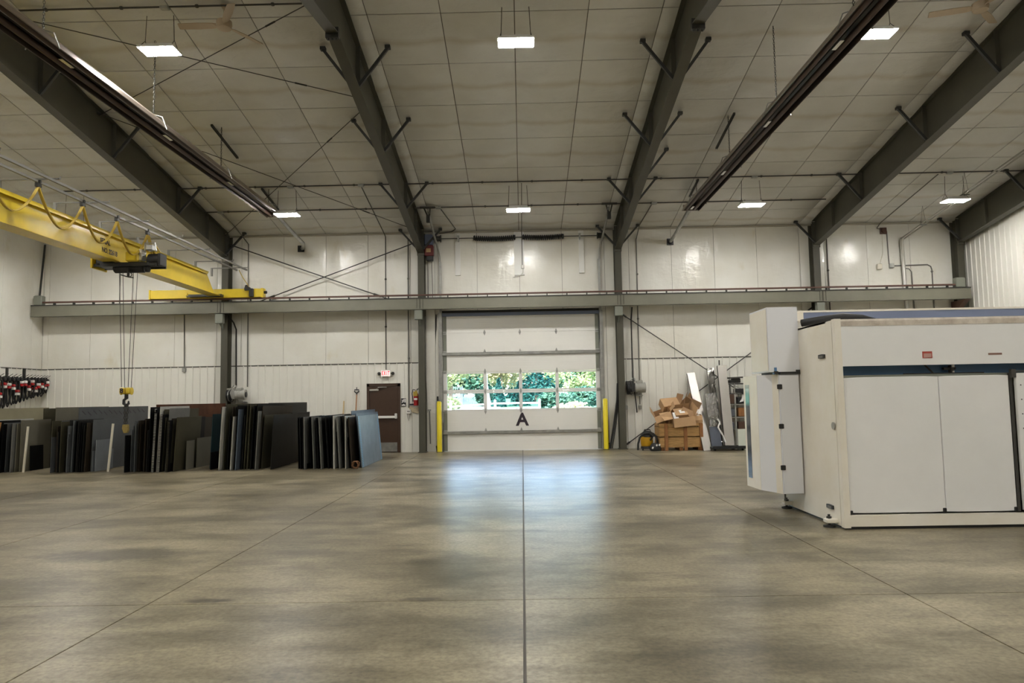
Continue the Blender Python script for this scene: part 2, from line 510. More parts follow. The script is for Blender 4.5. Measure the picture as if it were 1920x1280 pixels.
def leaf_mat(name, c0, c1, trans=0.35):
    m_ = bpy.data.materials.new(name)
    m_.use_nodes = True
    nt = m_.node_tree; nt.nodes.clear()
    o_ = nt.nodes.new('ShaderNodeOutputMaterial'); mx = nt.nodes.new('ShaderNodeMixShader')
    d = nt.nodes.new('ShaderNodeBsdfDiffuse'); t = nt.nodes.new('ShaderNodeBsdfTranslucent')
    geo = nt.nodes.new('ShaderNodeNewGeometry'); n = nt.nodes.new('ShaderNodeTexNoise'); n.inputs['Scale'].default_value = 1.3
    n.inputs['Detail'].default_value = 5
    r = nt.nodes.new('ShaderNodeValToRGB')
    r.color_ramp.elements[0].position = 0.35; r.color_ramp.elements[0].color = (*c0, 1)
    r.color_ramp.elements[1].position = 0.65; r.color_ramp.elements[1].color = (*c1, 1)
    nt.links.new(geo.outputs['Position'], n.inputs['Vector']); nt.links.new(n.outputs['Fac'], r.inputs['Fac'])
    nt.links.new(r.outputs['Color'], d.inputs[0]); nt.links.new(r.outputs['Color'], t.inputs[0])
    mx.inputs[0].default_value = trans
    nt.links.new(d.outputs[0], mx.inputs[1]); nt.links.new(t.outputs[0], mx.inputs[2]); nt.links.new(mx.outputs[0], o_.inputs[0])
    return m_
M['leaf'] = leaf_mat('sunny_leaves', (0.16, 0.22, 0.09), (0.50, 0.50, 0.27))
M['leaf_warm'] = leaf_mat('golden_leaves', (0.30, 0.27, 0.13), (0.56, 0.47, 0.27))
M['leaf_dark'] = leaf_mat('conifer_needles', (0.012, 0.055, 0.05), (0.03, 0.10, 0.085), 0.15)
M['leaf_bush'] = leaf_mat('hedge_leaves', (0.035, 0.10, 0.075), (0.10, 0.19, 0.12), 0.25)
M['leaf_pale'] = leaf_mat('pale_shrub_leaves', (0.5, 0.5, 0.28), (0.7, 0.68, 0.42))

def text_mb(txt, size, depth=0.004, bold=0.0):
    cu = bpy.data.curves.new('t', 'FONT')
    cu.body = txt; cu.size = size; cu.extrude = depth / 2; cu.offset = bold
    cu.align_x = 'CENTER'; cu.align_y = 'CENTER'; cu.resolution_u = 3
    o_ = bpy.data.objects.new('t', cu)
    COL.objects.link(o_)
    me = bpy.data.meshes.new_from_object(o_.evaluated_get(bpy.context.evaluated_depsgraph_get()))
    vs = [v.co.copy() for v in me.vertices]; fs = [tuple(p.vertices) for p in me.polygons]
    bpy.data.objects.remove(o_); bpy.data.curves.remove(cu); bpy.data.meshes.remove(me)
    return vs, fs
def put_text(mb, txt, size, c, right, up, depth=0.004, bold=0.0, sx=1.0):
    vs, fs = text_mb(txt, size, depth, bold)
    right = Vector(right).normalized(); up = Vector(up).normalized(); nrm = right.cross(up)
    c = Vector(c)
    mb.add([c + right * v.x * sx + up * v.y + nrm * v.z for v in vs], fs)
    return mb

# ================================================================== THE SETTING
ZLIN = 2.75
# ---- floor: poured slabs divided by sawn joints
JX = [-21.35, -18.3, -15.25, -12.2, -9.15, -6.1, -3.05, 0.0, 3.05, 6.1, 9.15, 12.2, 15.25]
JY = [-17.0, -4.0, 6.03, 23.0]
mb = MB(); mb.box(XL - 0.4, XR + 0.4, -17.2, 23.0, -0.25, -0.012)
floor = structure('floor', mb, M['seam'], 'brown grey sealed concrete floor with sawn joints')
for i in range(len(JX) - 1):
    x0, x1 = max(JX[i], XL - 0.4), min(JX[i + 1], XR + 0.4)
    if x1 - x0 < 0.1: continue
    for j in range(3):
        y0, y1 = JY[j], JY[j + 1]
        g = 0.006
        gl, gr = (0.010 if abs(x0) < .01 else g), (0.010 if abs(x1) < .01 else g)
        mb = MB(); mb.box(x0 + gl, x1 - gr, y0 + g * 0.7, y1 - g * 0.7, -0.012, 0.0)
        ob('floor_slab', mb, M['floor'], floor)

# ---- unit pieces reused along walls and roof
def unit_panel(bulge, nu=4, nv=4, skirt=0.026, seed=0):
    rnd = random.Random(seed)
    mb = MB()
    def fn(u, v):
        f = (4 * u * (1 - u)) ** 0.6 * (4 * v * (1 - v)) ** 0.6
        return (u - 0.5, v - 0.5, bulge * f * (0.75 + 0.5 * rnd.random()))
    mb.grid(fn, nu, nv)
    ring = [i for i in range(nu + 1)] + [(j + 1) * (nu + 1) - 1 for j in range(1, nu + 1)] + \
           [nv * (nu + 1) + i for i in range(nu - 1, -1, -1)] + [j * (nu + 1) for j in range(nv - 1, 0, -1)]
    n0 = len(mb.v)
    mb.v += [Vector((mb.v[i].x, mb.v[i].y, -skirt)) for i in ring]
    n = len(ring)
    for q in range(n):
        q2 = (q + 1) % n
        mb.f.append((ring[q2], ring[q], n0 + q, n0 + q2)); mb.mi.append(0)
    return mb
def panel_mesh(name, m_, bulge, seed):
    return mesh_of(name, unit_panel(bulge, seed=seed), m_, Vector((0, 0, 0)), True, fix=False)
WALLP = [panel_mesh('wall_panel_mesh', M['vinyl'], 0.016, s) for s in range(3)]
ROOFP = [panel_mesh('roof_panel_mesh', M['vinyl_roof'], 0.060, s + 10) for s in range(4)]
def liner_mesh():
    out = [(0, -0.004)]
    for r in range(4):
        x = r * 0.2286
        out += [(x, 0.0), (x + 0.178, 0.0), (x + 0.190, 0.018), (x + 0.214, 0.018), (x + 0.2270, 0.0)]
    out += [(0.912, 0.0), (0.912, -0.004)]
    mb = MB()
    n = len(out)
    vs = [(a, 0, c) for a, c in out] + [(a, 1, c) for a, c in out]
    fs = [(i, (i + 1) % n, n + (i + 1) % n, n + i) for i in range(n)]
    fs += [tuple(range(n - 1, -1, -1)), tuple(range(n, 2 * n))]
    mb.add(vs, fs)
    return mesh_of('liner_mesh', mb, M['liner'], Vector((0, 0, 0)), False)
LINER = liner_mesh()
R_BACK = (pi / 2, 0, 0); R_LEFT = (pi / 2, 0, pi / 2); R_RIGHT = (pi / 2, 0, -pi / 2)
PK = 0
def wall_panel(parent, rot, a0, a1, z0, z1, plane):
    global PK
    PK += 1
    g = 0.010
    me = WALLP[PK % 3]
    c, h = (a0 + a1) / 2, (z0 + z1) / 2
    loc = {R_BACK: (c, plane, h), R_LEFT: (plane, c, h), R_RIGHT: (plane, c, h)}[rot]
    return inst('insulation_panel', me, parent, loc, rot, (a1 - a0 - g, z1 - z0 - 0.004, 1))

# ---- door wall
PY = YW            # face of the facing panels
BY = YW + 0.027    # face of the wall behind them
mb = MB()
mb.box(XL - 0.3, -2.42, BY, BY + 0.22, -0.2, 7.2)
mb.box(2.42, XR + 0.3, BY, BY + 0.22, -0.2, 7.2)
mb.box(-2.42, 2.42, BY, BY + 0.22, 4.24, 7.2)
mb.box(-2.42, 2.42, BY, BY + 0.22, -0.2, -0.001)
wall_back = structure('wall_back', mb, M['seam'], 'white faced door wall with ribbed lower liner')
def bay_cuts(c):
    return [c - 3.05, c - 2.667, c - 1.333, c, c + 1.333, c + 2.667, c + 3.05]
for c in (-12.2, -6.1, 0.0, 6.1, 12.2):
    q = bay_cuts(c)
    for a0, a1 in zip(q[:-1], q[1:]):
        a0, a1 = max(a0, XL), min(a1, XR)
        if a1 - a0 < 0.08: continue
        if c == 0.0:
            if a1 <= -2.6 or a0 >= 2.6:
                wall_panel(wall_back, R_BACK, a0, a1, 0.0, roofz(YW), PY)
            else:
                b0, b1 = a0, a1
                if a0 < -2.6: wall_panel(wall_back, R_BACK, a0, -2.44, 0.0, 4.26, PY)
                if a1 > 2.6: wall_panel(wall_back, R_BACK, 2.44, a1, 0.0, 4.26, PY)
                if a0 <= -2.66:
                    wall_panel(wall_back, R_BACK, -2.667, -2.44, 0.0, 4.26, PY)
                if a1 >= 2.66:
                    wall_panel(wall_back, R_BACK, 2.44, 2.667, 0.0, 4.26, PY)
                wall_panel(wall_back, R_BACK, b0, b1, 4.26, roofz(YW), PY)
        else:
            wall_panel(wall_back, R_BACK, a0, a1, ZLIN + 0.02, roofz(YW), PY)
def liner_run(parent, rot, a0, a1, z0, z1, plane):
    n = int((a1 - a0) / 0.914 + 0.02)
    for i in range(n):
        if rot == R_BACK: loc = (a0 + i * 0.914, plane, z0)
        elif rot == R_LEFT: loc = (plane, a0 + i * 0.914, z0)
        else: loc = (plane, a1 - i * 0.914, z0)
        inst('liner_panel', LINER, parent, loc, rot, (1, z1 - z0, 1))
    rest = (a1 - a0) - n * 0.914
    if rest > 0.05:
        if rot == R_BACK: loc = (a0 + n * 0.914, plane, z0)
        elif rot == R_LEFT: loc = (plane, a0 + n * 0.914, z0)
        else: loc = (plane, a1 - n * 0.914, z0)
        inst('liner_panel', LINER, parent, loc, rot, (rest / 0.914, z1 - z0, 1))
liner_run(wall_back, R_BACK, XL, -3.06, 0, ZLIN + 0.006, PY)
liner_run(wall_back, R_BACK, 3.06, XR, 0, ZLIN + 0.006, PY)
for x0, x1 in ((XL, -3.06), (3.06, XR)):
    mb = MB(); mb.box(x0, x1, PY - 0.012, PY + 0.02, ZLIN - 0.012, ZLIN + 0.018)
    ob('ledge_trim', mb, M['liner_trim'], wall_back)
mb = MB(); mb.box(XL, XR, PY - 0.05, PY + 0.01, EAVE - 0.03, EAVE + 0.02)
ob('eave_strip', mb, M['eave'], wall_back)  # tan strip colours in the shading where wall meets roof

# ---- side walls
def side_outline(y0, y1):
    return [(y0, -0.2), (y1, -0.2), (y1, roofz(y1) + 0.12), (RIDGE, roofz(RIDGE) + 0.12), (y0, roofz(y0) + 0.12)]
mb = MB(); mb.prism(side_outline(YB - 0.2, BY + 0.2), XL - 0.25, XL - 0.027, 'x')
wall_left = structure('wall_left', mb, M['vinyl'], 'white faced left wall with ribbed lower liner')
y = YW
for i in range(5):
    y0 = y - (0.5 if i == 0 else 1.333)
    wall_panel(wall_left, R_LEFT, y0, y, ZLIN + 0.02, roofz(y0), XL)
    y = y0
liner_run(wall_left, R_LEFT, 15.5, YW, 0, ZLIN + 0.006, XL)
mb = MB(); mb.box(XL - 0.02, XL + 0.012, 15.5, YW, ZLIN - 0.012, ZLIN + 0.018)
ob('ledge_trim', mb, M['liner_trim'], wall_left)
mb = MB(); mb.bar((XL + 0.03, YW - 0.03, roofz(YW) - 0.03), (XL + 0.03, 14.0, roofz(14.0) - 0.03), 0.06, 0.06)
ob('eave_strip', mb, M['dark'], wall_left)
mb = MB(); mb.prism(side_outline(YB - 0.2, BY + 0.2), XR + 0.027, XR + 0.25, 'x')
wall_right = structure('wall_right', mb, M['vinyl'], 'white ribbed steel right wall')
liner_run(wall_right, R_RIGHT, 15.0, YW, 0, 7.0, XR)
mb = MB(); mb.box(XL - 0.3, XR + 0.3, YB - 0.2, YB, -0.2, 7.3)
wall_front = structure('wall_front', mb, M['vinyl'], 'white wall behind the viewpoint')

# ---- roof underside
mb = MB()
def slope_slab(y0, y1):
    t = 0.05
    a, c = roofz(y0), roofz(y1)
    mb.hexa([(XL - 0.3, y0, a + t), (XR + 0.3, y0, a + t), (XR + 0.3, y1, c + t), (XL - 0.3, y1, c + t),
             (XL - 0.3, y0, a + t + 0.15), (XR + 0.3, y0, a + t + 0.15), (XR + 0.3, y1, c + t + 0.15), (XL - 0.3, y1, c + t + 0.15)])
slope_slab(RIDGE, BY + 0.3); slope_slab(YB - 0.3, RIDGE)
ceiling = structure('ceiling', mb, M['vinyl_roof'], 'sloping roof lined with white insulation panels')
CY = [22.79, 21.6, 20.12, 18.64, 17.16, 15.68, 14.2, 12.72, 11.24, 9.76, 8.28]
a_ = atan(SL)
pk = 0
for c in (-12.2, -6.1, 0.0, 6.1, 12.2):
    q = bay_cuts(c)
    for x0, x1 in zip(q[:-1], q[1:]):
        x0, x1 = max(x0, XL), min(x1, XR)
        if x1 - x0 < 0.08: continue
        for y1, y0 in zip(CY[:-1], CY[1:]):
            ym = (y0 + y1) / 2
            pk += 1
            inst('ceiling_panel', ROOFP[(pk * 7 + int(ym)) % 4], ceiling, ((x0 + x1) / 2, ym, roofz(ym) + 0.026), (pi - a_, 0, 0),
                 (x1 - x0 - 0.018, (y1 - y0) / cos(a_) - 0.022, 1))
# dark joints behind the panels
mb = MB()
ya, yb = 8.3, 22.8
t = 0.043
mb.hexa([(XL, ya, roofz(ya) + t), (XR, ya, roofz(ya) + t), (XR, yb, roofz(yb) + t), (XL, yb, roofz(yb) + t),
         (XL, ya, roofz(ya) + t + .01), (XR, ya, roofz(ya) + t + .01), (XR, yb, roofz(yb) + t + .01), (XL, yb, roofz(yb) + t + .01)])
ob('seam_backing', mb, M['seam'], ceiling)

# ---- overhead door
DY = 22.765           # inner face of the door
door_1 = thing('door_1', 'white sectional overhead door with two rows of windows', None, (0, DY, 0))
del door_1['label']
tag(door_1, 'white sectional overhead door marked A with two window rows', None, None, 'structure')
Z7 = [0.0, 0.61, 1.22, 1.83, 2.44, 3.05, 3.66, 4.27]
for i in (0, 1, 4, 5, 6):
    z0, z1 = Z7[i] + 0.004, Z7[i + 1] - 0.004
    mb = MB()
    nr = 4
    h = (z1 - z0) / nr
    out = []
    for r in range(nr):                   # fine horizontal ribs pressed in the skin
        out += [(DY, z0 + r * h), (DY, z0 + (r + 1) * h - 0.008), (DY + 0.002, z0 + (r + 1) * h - 0.004)]
    out += [(DY, z1), (DY + 0.02, z1), (DY + 0.02, z1 + 0.009), (DY + 0.045, z1 + 0.009), (DY + 0.045, z0 + 0.002), (DY + 0.02, z0 + 0.002), (DY + 0.02, z0)]
    mb.prism(out, -2.43, 2.43, 'x')
    ob('door_section', mb, M['door_white'], door_1)
MUL = [-2.43, -1.13, -0.03, 1.10, 2.43]
for i in (2, 3):
    z0, z1 = Z7[i] + 0.003, Z7[i + 1] - 0.003
    mb = MB()
    rb = 0.055
    mb.box(-2.43, 2.43, DY, DY + 0.045, z0, z0 + rb); mb.box(-2.43, 2.43, DY, DY + 0.045, z1 - rb, z1)
    mb.box(-2.43, -2.31, DY, DY + 0.045, z0 + rb, z1 - rb); mb.box(2.30, 2.43, DY, DY + 0.045, z0 + rb, z1 - rb)
    for x in MUL[1:4]:
        mb.box(x - 0.052, x + 0.052, DY, DY + 0.045, z0 + rb, z1 - rb)
    sec = ob('window_section', mb, M['lamp_body'], door_1)
    xs = [-2.31, MUL[1], MUL[2], MUL[3], 2.30]
    for a0, a1 in zip(xs[:-1], xs[1:]):
        mb = MB(); mb.box(a0 + (0.05 if a0 > -2.3 else 0), a1 - (0.05 if a1 < 2.29 else 0), DY + 0.02, DY + 0.026, z0 + rb - 0.004, z1 - rb + 0.004)
        ob('window_pane', mb, M['glass'], sec)
# stiles, hinges, struts
for s in (-1, 1):
    for i in (0, 1, 4, 5, 6):
        mb = MB(); mb.box(s * 2.37 - 0.055, s * 2.37 + 0.055, DY - 0.006, DY, Z7[i] + 0.012, Z7[i + 1] - 0.012)
        ob('end_stile', mb, M['galv_green'], door_1)
    for z in Z7[1:7]:
        mb = MB()
        mb.prism([(s * 2.37 - 0.05, z - 0.05), (s * 2.37 + 0.05, z - 0.05), (s * 2.37 + 0.05, z + 0.05), (s * 2.37 - 0.05, z + 0.05)], DY - 0.02, DY - 0.006)
        mb.cyl((s * 2.34, DY - 0.035, z), (s * 2.50, DY - 0.035, z), 0.012, 8)
        mb.cyl((s * 2.49, DY - 0.035, z), (s * 2.515, DY - 0.035, z), 0.03, 10)
        ob('roller_hinge', mb, M['galv'], door_1)
for z in Z7[1:7]:
    for x in (-1.13, -0.03, 1.10):
        mb = MB()
        mb.prism([(x - 0.038, z), (x - 0.022, z + 0.05), (x, z + 0.10), (x + 0.022, z + 0.05), (x + 0.038, z), (x + 0.022, z - 0.05), (x, z - 0.10), (x - 0.022, z - 0.05)], DY - 0.009, DY)
        mb.cyl((x - 0.035, DY - 0.012, z), (x + 0.035, DY - 0.012, z), 0.014, 8)
        ob('hinge', mb, M['galv'], door_1)
for z in (0.565, 3.0):
    mb = MB()
    mb.prism([(DY - 0.055, z - 0.035), (DY, z - 0.045), (DY, z + 0.045), (DY - 0.055, z + 0.035)], -2.45, 2.45, 'x')
    ob('strut', mb, M['galv'], door_1)
mb = MB(); mb.prism([(DY - 0.06, 4.19), (DY, 4.18), (DY, 4.29), (DY - 0.06, 4.28)], -2.45, 2.45, 'x')
ob('top_strut', mb, M['blue_grey'], door_1)
mb = MB(); mb.box(-2.45, 2.45, DY - 0.01, DY + 0.04, 4.275, 4.36)
ob('top_seal', mb, M['dark'], door_1)
mb = MB(); put_text(mb, 'A', 0.54, (0.0, DY - 0.004, 0.93), (1, 0, 0), (0, 0, 1), 0.006, 0.016)
tag(ob('letter', mb, M['text_black'], door_1), 'dark capital letter A')
for s in (-1, 1):
    mb = MB()
    x = s * 2.485
    mb.box(x - 0.03, x + 0.03, DY - 0.075, DY - 0.07, 0.02, 5.9)
    mb.box(x + s * 0.03 - 0.003, x + s * 0.03 + 0.003, DY - 0.075, DY - 0.01, 0.02, 5.9)
    mb.box(x - s * 0.03 - 0.003, x - s * 0.03 + 0.003, DY - 0.075, DY - 0.05, 0.02, 5.9)
    ob('vertical_track', mb, M['galv'], door_1)
    mb = MB()
    mb.box(x + s * 0.035, x + s * 0.075, DY - 0.03, DY, 0.0, 4.3)
    ob('jamb_angle', mb, M['galv'], door_1)
    pts = [(s * 2.50, DY - 0.04, 5.9)]
    for q in range(7):
        an = q / 6 * (pi / 2 - 0.18)
        pts.append((s * (2.50 + 0.08 * q / 6), DY - 0.04 - 0.55 * (1 - cos(an)), 5.9 + 0.62 * sin(an)))
    pts.append((s * 2.60, 20.75, 7.02))
    mb = MB(); mb.tube(pts, 0.032, 6)
    ob('upper_track', mb, M['galv'], door_1)
    mb = MB()
    x = s * 2.62
    mb.box(x - 0.22, x + 0.22, 20.72, 20.78, 7.10, 7.15)
    mb.bar((x - 0.1, 20.75, 7.12), (x - 0.02, 20.9, 6.92), 0.03, 0.03); mb.bar((x + 0.08, 20.75, 7.12), (x + 0.04, 20.9, 6.92), 0.03, 0.03)
    mb.box(x - 0.05, x + 0.05, 20.85, 20.95, 6.72, 6.93)
    ob('track_hanger', mb, M['dark'], door_1)
# torsion shaft and springs above the door
mb = MB(); mb.cyl((-2.62, 22.62, 6.62), (2.62, 22.62, 6.62), 0.0135, 8)
ob('torsion_shaft', mb, M['dark'], door_1)
for x0, x1 in ((-1.40, -0.13), (0.13, 1.38)):
    pts = []
    T = 21
    for i in range(T * 10 + 1):
        t = i / (T * 10)
        an = 2 * pi * T * t
        sag = -0.035 * 4 * t * (1 - t) * (1 if x0 < 0 else 0.8)
        pts.append((x0 + (x1 - x0) * t, 22.62 + 0.072 * cos(an), 6.62 + sag + 0.072 * sin(an)))
    mb = MB(); mb.tube(pts, 0.0185, 5)
    for x in (x0, x1): mb.cyl((x - 0.02, 22.62, 6.62), (x + 0.02, 22.62, 6.62), 0.075, 12)
    ob('torsion_spring', mb, M['black'], door_1, smooth=True)
for x in (-2.52, 2.52):
    mb = MB(); mb.lathe([(0.04, -0.09), (0.11, -0.08), (0.085, -0.04), (0.085, 0.05), (0.12, 0.06), (0.12, 0.08), (0.03, 0.09)], (x, 22.62, 6.62), 14, 'x')
    ob('cable_drum', mb, M['dark'], door_1, smooth=True)
for x in (-1.90, 1.90):
    mb = MB(); mb.prism([(x - 0.03, 6.70), (x + 0.03, 6.70), (x + 0.02, 6.52), (x - 0.02, 6.52)], 22.56, 22.74)
    ob('bearing_bracket', mb, M['galv'], door_1)
for x, z0, wd in ((-1.93, 5.47, 0.16), (0.0, 5.44, 0.31), (1.95, 5.47, 0.16)):
    mb = MB(); mb.box(x - wd / 2, x + wd / 2, YW - 0.075, YW - 0.01, z0, EAVE - 0.04)
    ob('spring_pad', mb, M['lamp_body'], door_1)

# ---- walk door
door_2 = thing('door_2', 'brown steel walk door', None, (-4.29, PY, 0))
tag(door_2, 'brown steel walk door with push bar under the EXIT sign', None, None, 'structure')
mb = MB()
mb.box(-4.81, -4.73, PY - 0.06, PY + 0.01, 0, 2.12); mb.box(-3.85, -3.77, PY - 0.06, PY + 0.01, 0, 2.12)
mb.box(-4.81, -3.77, PY - 0.06, PY + 0.01, 2.04, 2.13)
ob('door_frame', mb, M['brown_door'], door_2)
mb = MB(); mb.rbox((-4.29, PY - 0.02, 1.02), (0.875, 0.045, 2.03), None, 0.006)
leaf = ob('door_leaf', mb, M['brown_door'], door_2)
mb = MB(); mb.box(-4.70, -3.87, PY - 0.048, PY - 0.043, 0.03, 0.31)
tag(ob('kick_plate', mb, M['galv'], leaf), 'steel kick plate')
mb = MB(); mb.rbox((-4.58, PY - 0.075, 1.93), (0.28, 0.05, 0.055), None, 0.006)
ob('closer_body', mb, M['alu'], leaf)
mb = MB(); mb.bar((-4.52, PY - 0.08, 1.955), (-4.40, PY - 0.09, 2.01), 0.02, 0.01); mb.rbox((-4.32, PY - 0.085, 2.015), (0.28, 0.03, 0.03))
ob('closer_arm', mb, M['galv'], leaf)
mb = MB(); mb.rbox((-4.22, PY - 0.085, 1.09), (0.68, 0.06, 0.075), None, 0.01)
mb.rbox((-3.90, PY - 0.09, 1.12), (0.07, 0.085, 0.16), None, 0.01)
ob('push_bar', mb, M['white'], leaf)

# ---- painted steel frames that carry the roof
def zbot(y):
    if y >= 11.8: return 6.15 + (22.3 - y) * 0.153
    if y >= 10.2: return 7.757 - (11.8 - y) * 0.17
    return 7.485
def frame(x, label, column=True):
    f = thing('steel_portal', label, 'steel frame', (x, 22.6, 0))
    mb = MB()
    y0, y1 = 22.42, YW - 0.03
    top = roofz(22.6) - 0.02
    mb.box(x - 0.1, x + 0.1, y0, y0 + 0.016, 0.02, top); mb.box(x - 0.1, x + 0.1, y1 - 0.016, y1, 0.02, top)
    mb.box(x - 0.006, x + 0.006, y0 + 0.016, y1 - 0.016, 0.02, top)
    ob('column', mb, M['steel'], f)
    mb = MB(); mb.box(x - 0.13, x + 0.13, y0 - 0.03, y1, 0.0, 0.02)
    ob('base_plate', mb, M['steel'], f)
    ys = [22.42, 16.0, 11.8, 10.2, RIDGE, -3.0, -16.5]
    mb = MB()
    zb = [zbot(q) for q in ys[:-1]] + [6.3]
    zt = [roofz(q) - 0.012 for q in ys]
    out = [(q, z) for q, z in zip(ys, zb)] + [(q, z) for q, z in reversed(list(zip(ys, zt)))]
    mb.prism(out, x - 0.006, x + 0.006, 'x')
    for i in range(len(ys) - 1):
        mb.bar((x, ys[i], zb[i]), (x, ys[i + 1], zb[i + 1]), 0.2, 0.018)
        mb.bar((x, ys[i], zt[i] - 0.01), (x, ys[i + 1], zt[i + 1] - 0.01), 0.2, 0.018)
    for yy in (21.0, 19.2, 16.05, 13.5):
        mb.box(x - 0.095, x + 0.095, yy - 0.006, yy + 0.006, zbot(yy), roofz(yy) - 0.03)
    ob('rafter', mb, M['steel'], f)
    mb = MB(); mb.box(x - 0.11, x + 0.11, 11.76, 11.84, 7.66, 7.84)
    for sx in (-0.07, 0.0, 0.07): mb.cyl((x + sx, 11.80, 7.63), (x + sx, 11.80, 7.66), 0.018, 6)
    ob('splice_plate', mb, M['dark'], f)
    mb = MB(); mb.box(x - 0.11, x + 0.11, 22.38, 22.46, 6.06, 6.15)
    for sx in (-0.07, 0.07): mb.cyl((x + sx, 22.37, 6.1), (x + sx, 22.39, 6.1), 0.02, 6)
    ob('knee_plate', mb, M['steel'], f)
    for yy in (10.5, 13.5, 16.05, 19.2, 22.35):
        for s in (-1, 1):
            if abs(x) > 13 and s > 0: continue
            if abs(x) > 13 and x > 0 and yy < 19: continue
            zr = roofz(yy) - 0.07
            lo = zbot(min(yy, 22.3)) + 0.05
            mb = MB(); mb.bar((x + s * 0.05, yy - 0.02, lo), (x + s * 0.63, yy, zr), 0.055, 0.055)
            mb.box(x + s * 0.62 - 0.05, x + s * 0.62 + 0.05, yy - 0.05, yy + 0.05, zr - 0.03, zr + 0.03)
            ob('flange_brace', mb, M['dark'], f)
    if x == 3.05:
        yy = 17.67; zr = roofz(yy) - 0.07
        mb = MB(); mb.bar((x + 0.05, yy - 0.02, zbot(yy) + 0.05), (x + 0.63, yy, zr), 0.055, 0.055)
        mb.box(x + 0.57, x + 0.67, yy - 0.05, yy + 0.05, zr - 0.03, zr + 0.03)
        ob('flange_brace', mb, M['dark'], f)
    return f
frame(-9.15, 'olive steel column and rafter behind the yellow crane')
frame(-3.05, 'olive steel column and rafter beside the fire extinguisher')
frame(3.05, 'olive steel column and rafter just right of the overhead door')
frame(9.15, 'olive steel column and rafter above the white machine')
frame(13.55, 'dark olive steel end frame against the ribbed right wall')

# ================================================================== OVERHEAD THINGS
# ---- crane runway beam in front of the columns
rb = thing('crane_runway_beam', 'long grey green crane runway beam across the door wall', 'crane beam', (0, 22.2, 4.35))
mb = MB()
mb.box(-14.99, 13.6, 22.10, 22.30, 4.35, 4.368); mb.box(-14.99, 13.6, 22.10, 22.30, 4.682, 4.70); mb.box(-14.99, 13.6, 22.115, 22.13, 4.368, 4.682)
ob('beam', mb, M['steel_pale'], rb)
mb = MB(); mb.box(-14.99, 13.6, 22.095, 22.10, 4.675, 4.703)
ob('beam_edge_shade', mb, M['dark'], rb)  # dark strip that paints in the shading along the top flange
mb = MB(); mb.box(-14.7, 13.2, 22.13, 22.21, 4.765, 4.81)
ob('rail', mb, M['rail'], rb)
x = -14.3
while x < 13.2:
    mb = MB(); mb.box(x - 0.014, x + 0.014, 22.12, 22.22, 4.70, 4.765)
    ob('rail_clip', mb, M['dark'], rb); x += 0.605
for x0, x1 in ((-14.92, -14.66), (13.16, 13.45)):
    mb = MB(); mb.rbox(((x0 + x1) / 2, 22.2, 4.85), (x1 - x0, 0.2, 0.3), None, 0.02)
    ob('end_stop', mb, M['galv_green'], rb)
for x in (-9.15, -3.05, 3.05, 9.15):
    mb = MB()
    mb.rbox((x - 0.06, 22.22, 4.19), (0.24, 0.18, 0.3), None, 0.012)
    mb.prism([(22.14, 4.04), (22.42, 3.86), (22.42, 4.34), (22.14, 4.34)], x - 0.05, x - 0.03, 'x')
    ob('bracket', mb, M['galv_green'], rb)
    mb = MB(); mb.box(x - 0.10, x - 0.085, 22.105, 22.115, 4.37, 4.68); mb.box(x + 0.085, x + 0.10, 22.105, 22.115, 4.37, 4.68)
    mb.box(x - 0.012, x + 0.012, 22.09, 22.115, 4.36, 4.70)
    ob('splice_joint', mb, M['steel'], rb)
# beam stubs that reach the end walls
mb = MB(); mb.prism([(22.0, 4.33), (22.75, 3.9), (22.75, 4.33)], 13.35, 13.5, 'x')
ob('bracket', mb, M['rail'], rb)

# ---- yellow bridge crane
GX = -9.08           # right face of the girder
cr = thing('bridge_crane', 'yellow bridge crane with hanging cable loops and hoist', 'crane', (-9.3, 22.2, 4.81))
mb = MB()
def girder_sec(y, zt, zb): return (y, zt, zb)
mb.prism([(3.0, 5.40), (20.95, 5.40), (21.45, 4.93), (21.45, 4.87), (3.0, 4.87)], GX - 0.30, GX - 0.012, 'x')
ob('girder', mb, M['yellow'], cr)
mb = MB()
mb.box(GX - 0.36, GX + 0.06, 3.0, 20.95, 5.40, 5.425)
mb.prism([(3.0, 5.405), (20.9, 5.405), (20.9, 5.35), (3.0, 5.35)], GX + 0.045, GX + 0.06, 'x')
ob('top_flange', mb, M['yellow'], cr)
mb = MB(); mb.box(GX - 0.34, GX + 0.03, 3.0, 21.9, 4.845, 4.87)
ob('bottom_flange', mb, M['yellow'], cr)
mb = MB(); mb.rbox((GX - 0.55, 22.17, 4.865), (1.05, 0.3, 0.03)); mb.box(GX - 0.95, GX + 0.05, 21.85, 22.05, 4.83, 4.90)
ob('seat_plate', mb, M['dark'], cr)
mb = MB()
mb.rbox((-9.58, 22.17, 4.945), (3.46, 0.2, 0.27), None, 0.012)
mb.box(-11.33, -11.29, 22.05, 22.29, 4.80, 5.09); mb.box(-7.89, -7.83, 22.05, 22.29, 4.80, 5.09)
ob('end_truck', mb, M['yellow'], cr)
for x in (-10.2, -9.15):
    mb = MB(); mb.cyl((x, 22.066, 4.95), (x, 22.045, 4.95), 0.06, 14)
    ob('access_cover', mb, M['yellow'], cr)
for x in (-11.0, -8.2):
    mb = MB(); mb.cyl((x, 22.10, 4.91), (x, 22.24, 4.91), 0.1, 16)
    ob('wheel', mb, M['dark'], cr)
mb = MB(); mb.rbox((-8.28, 22.0, 5.06), (0.17, 0.1, 0.1), None, 0.01); mb.rbox((-8.16, 22.0, 4.94), (0.13, 0.12, 0.26), None, 0.02); mb.cyl((-8.3, 21.95, 5.13), (-8.3, 22.05, 5.13), 0.05, 8)
ob('drive_unit', mb, M['black'], cr)
mb = MB(); mb.cyl((-7.83, 22.17, 4.97), (-7.75, 22.17, 4.97), 0.045, 8)
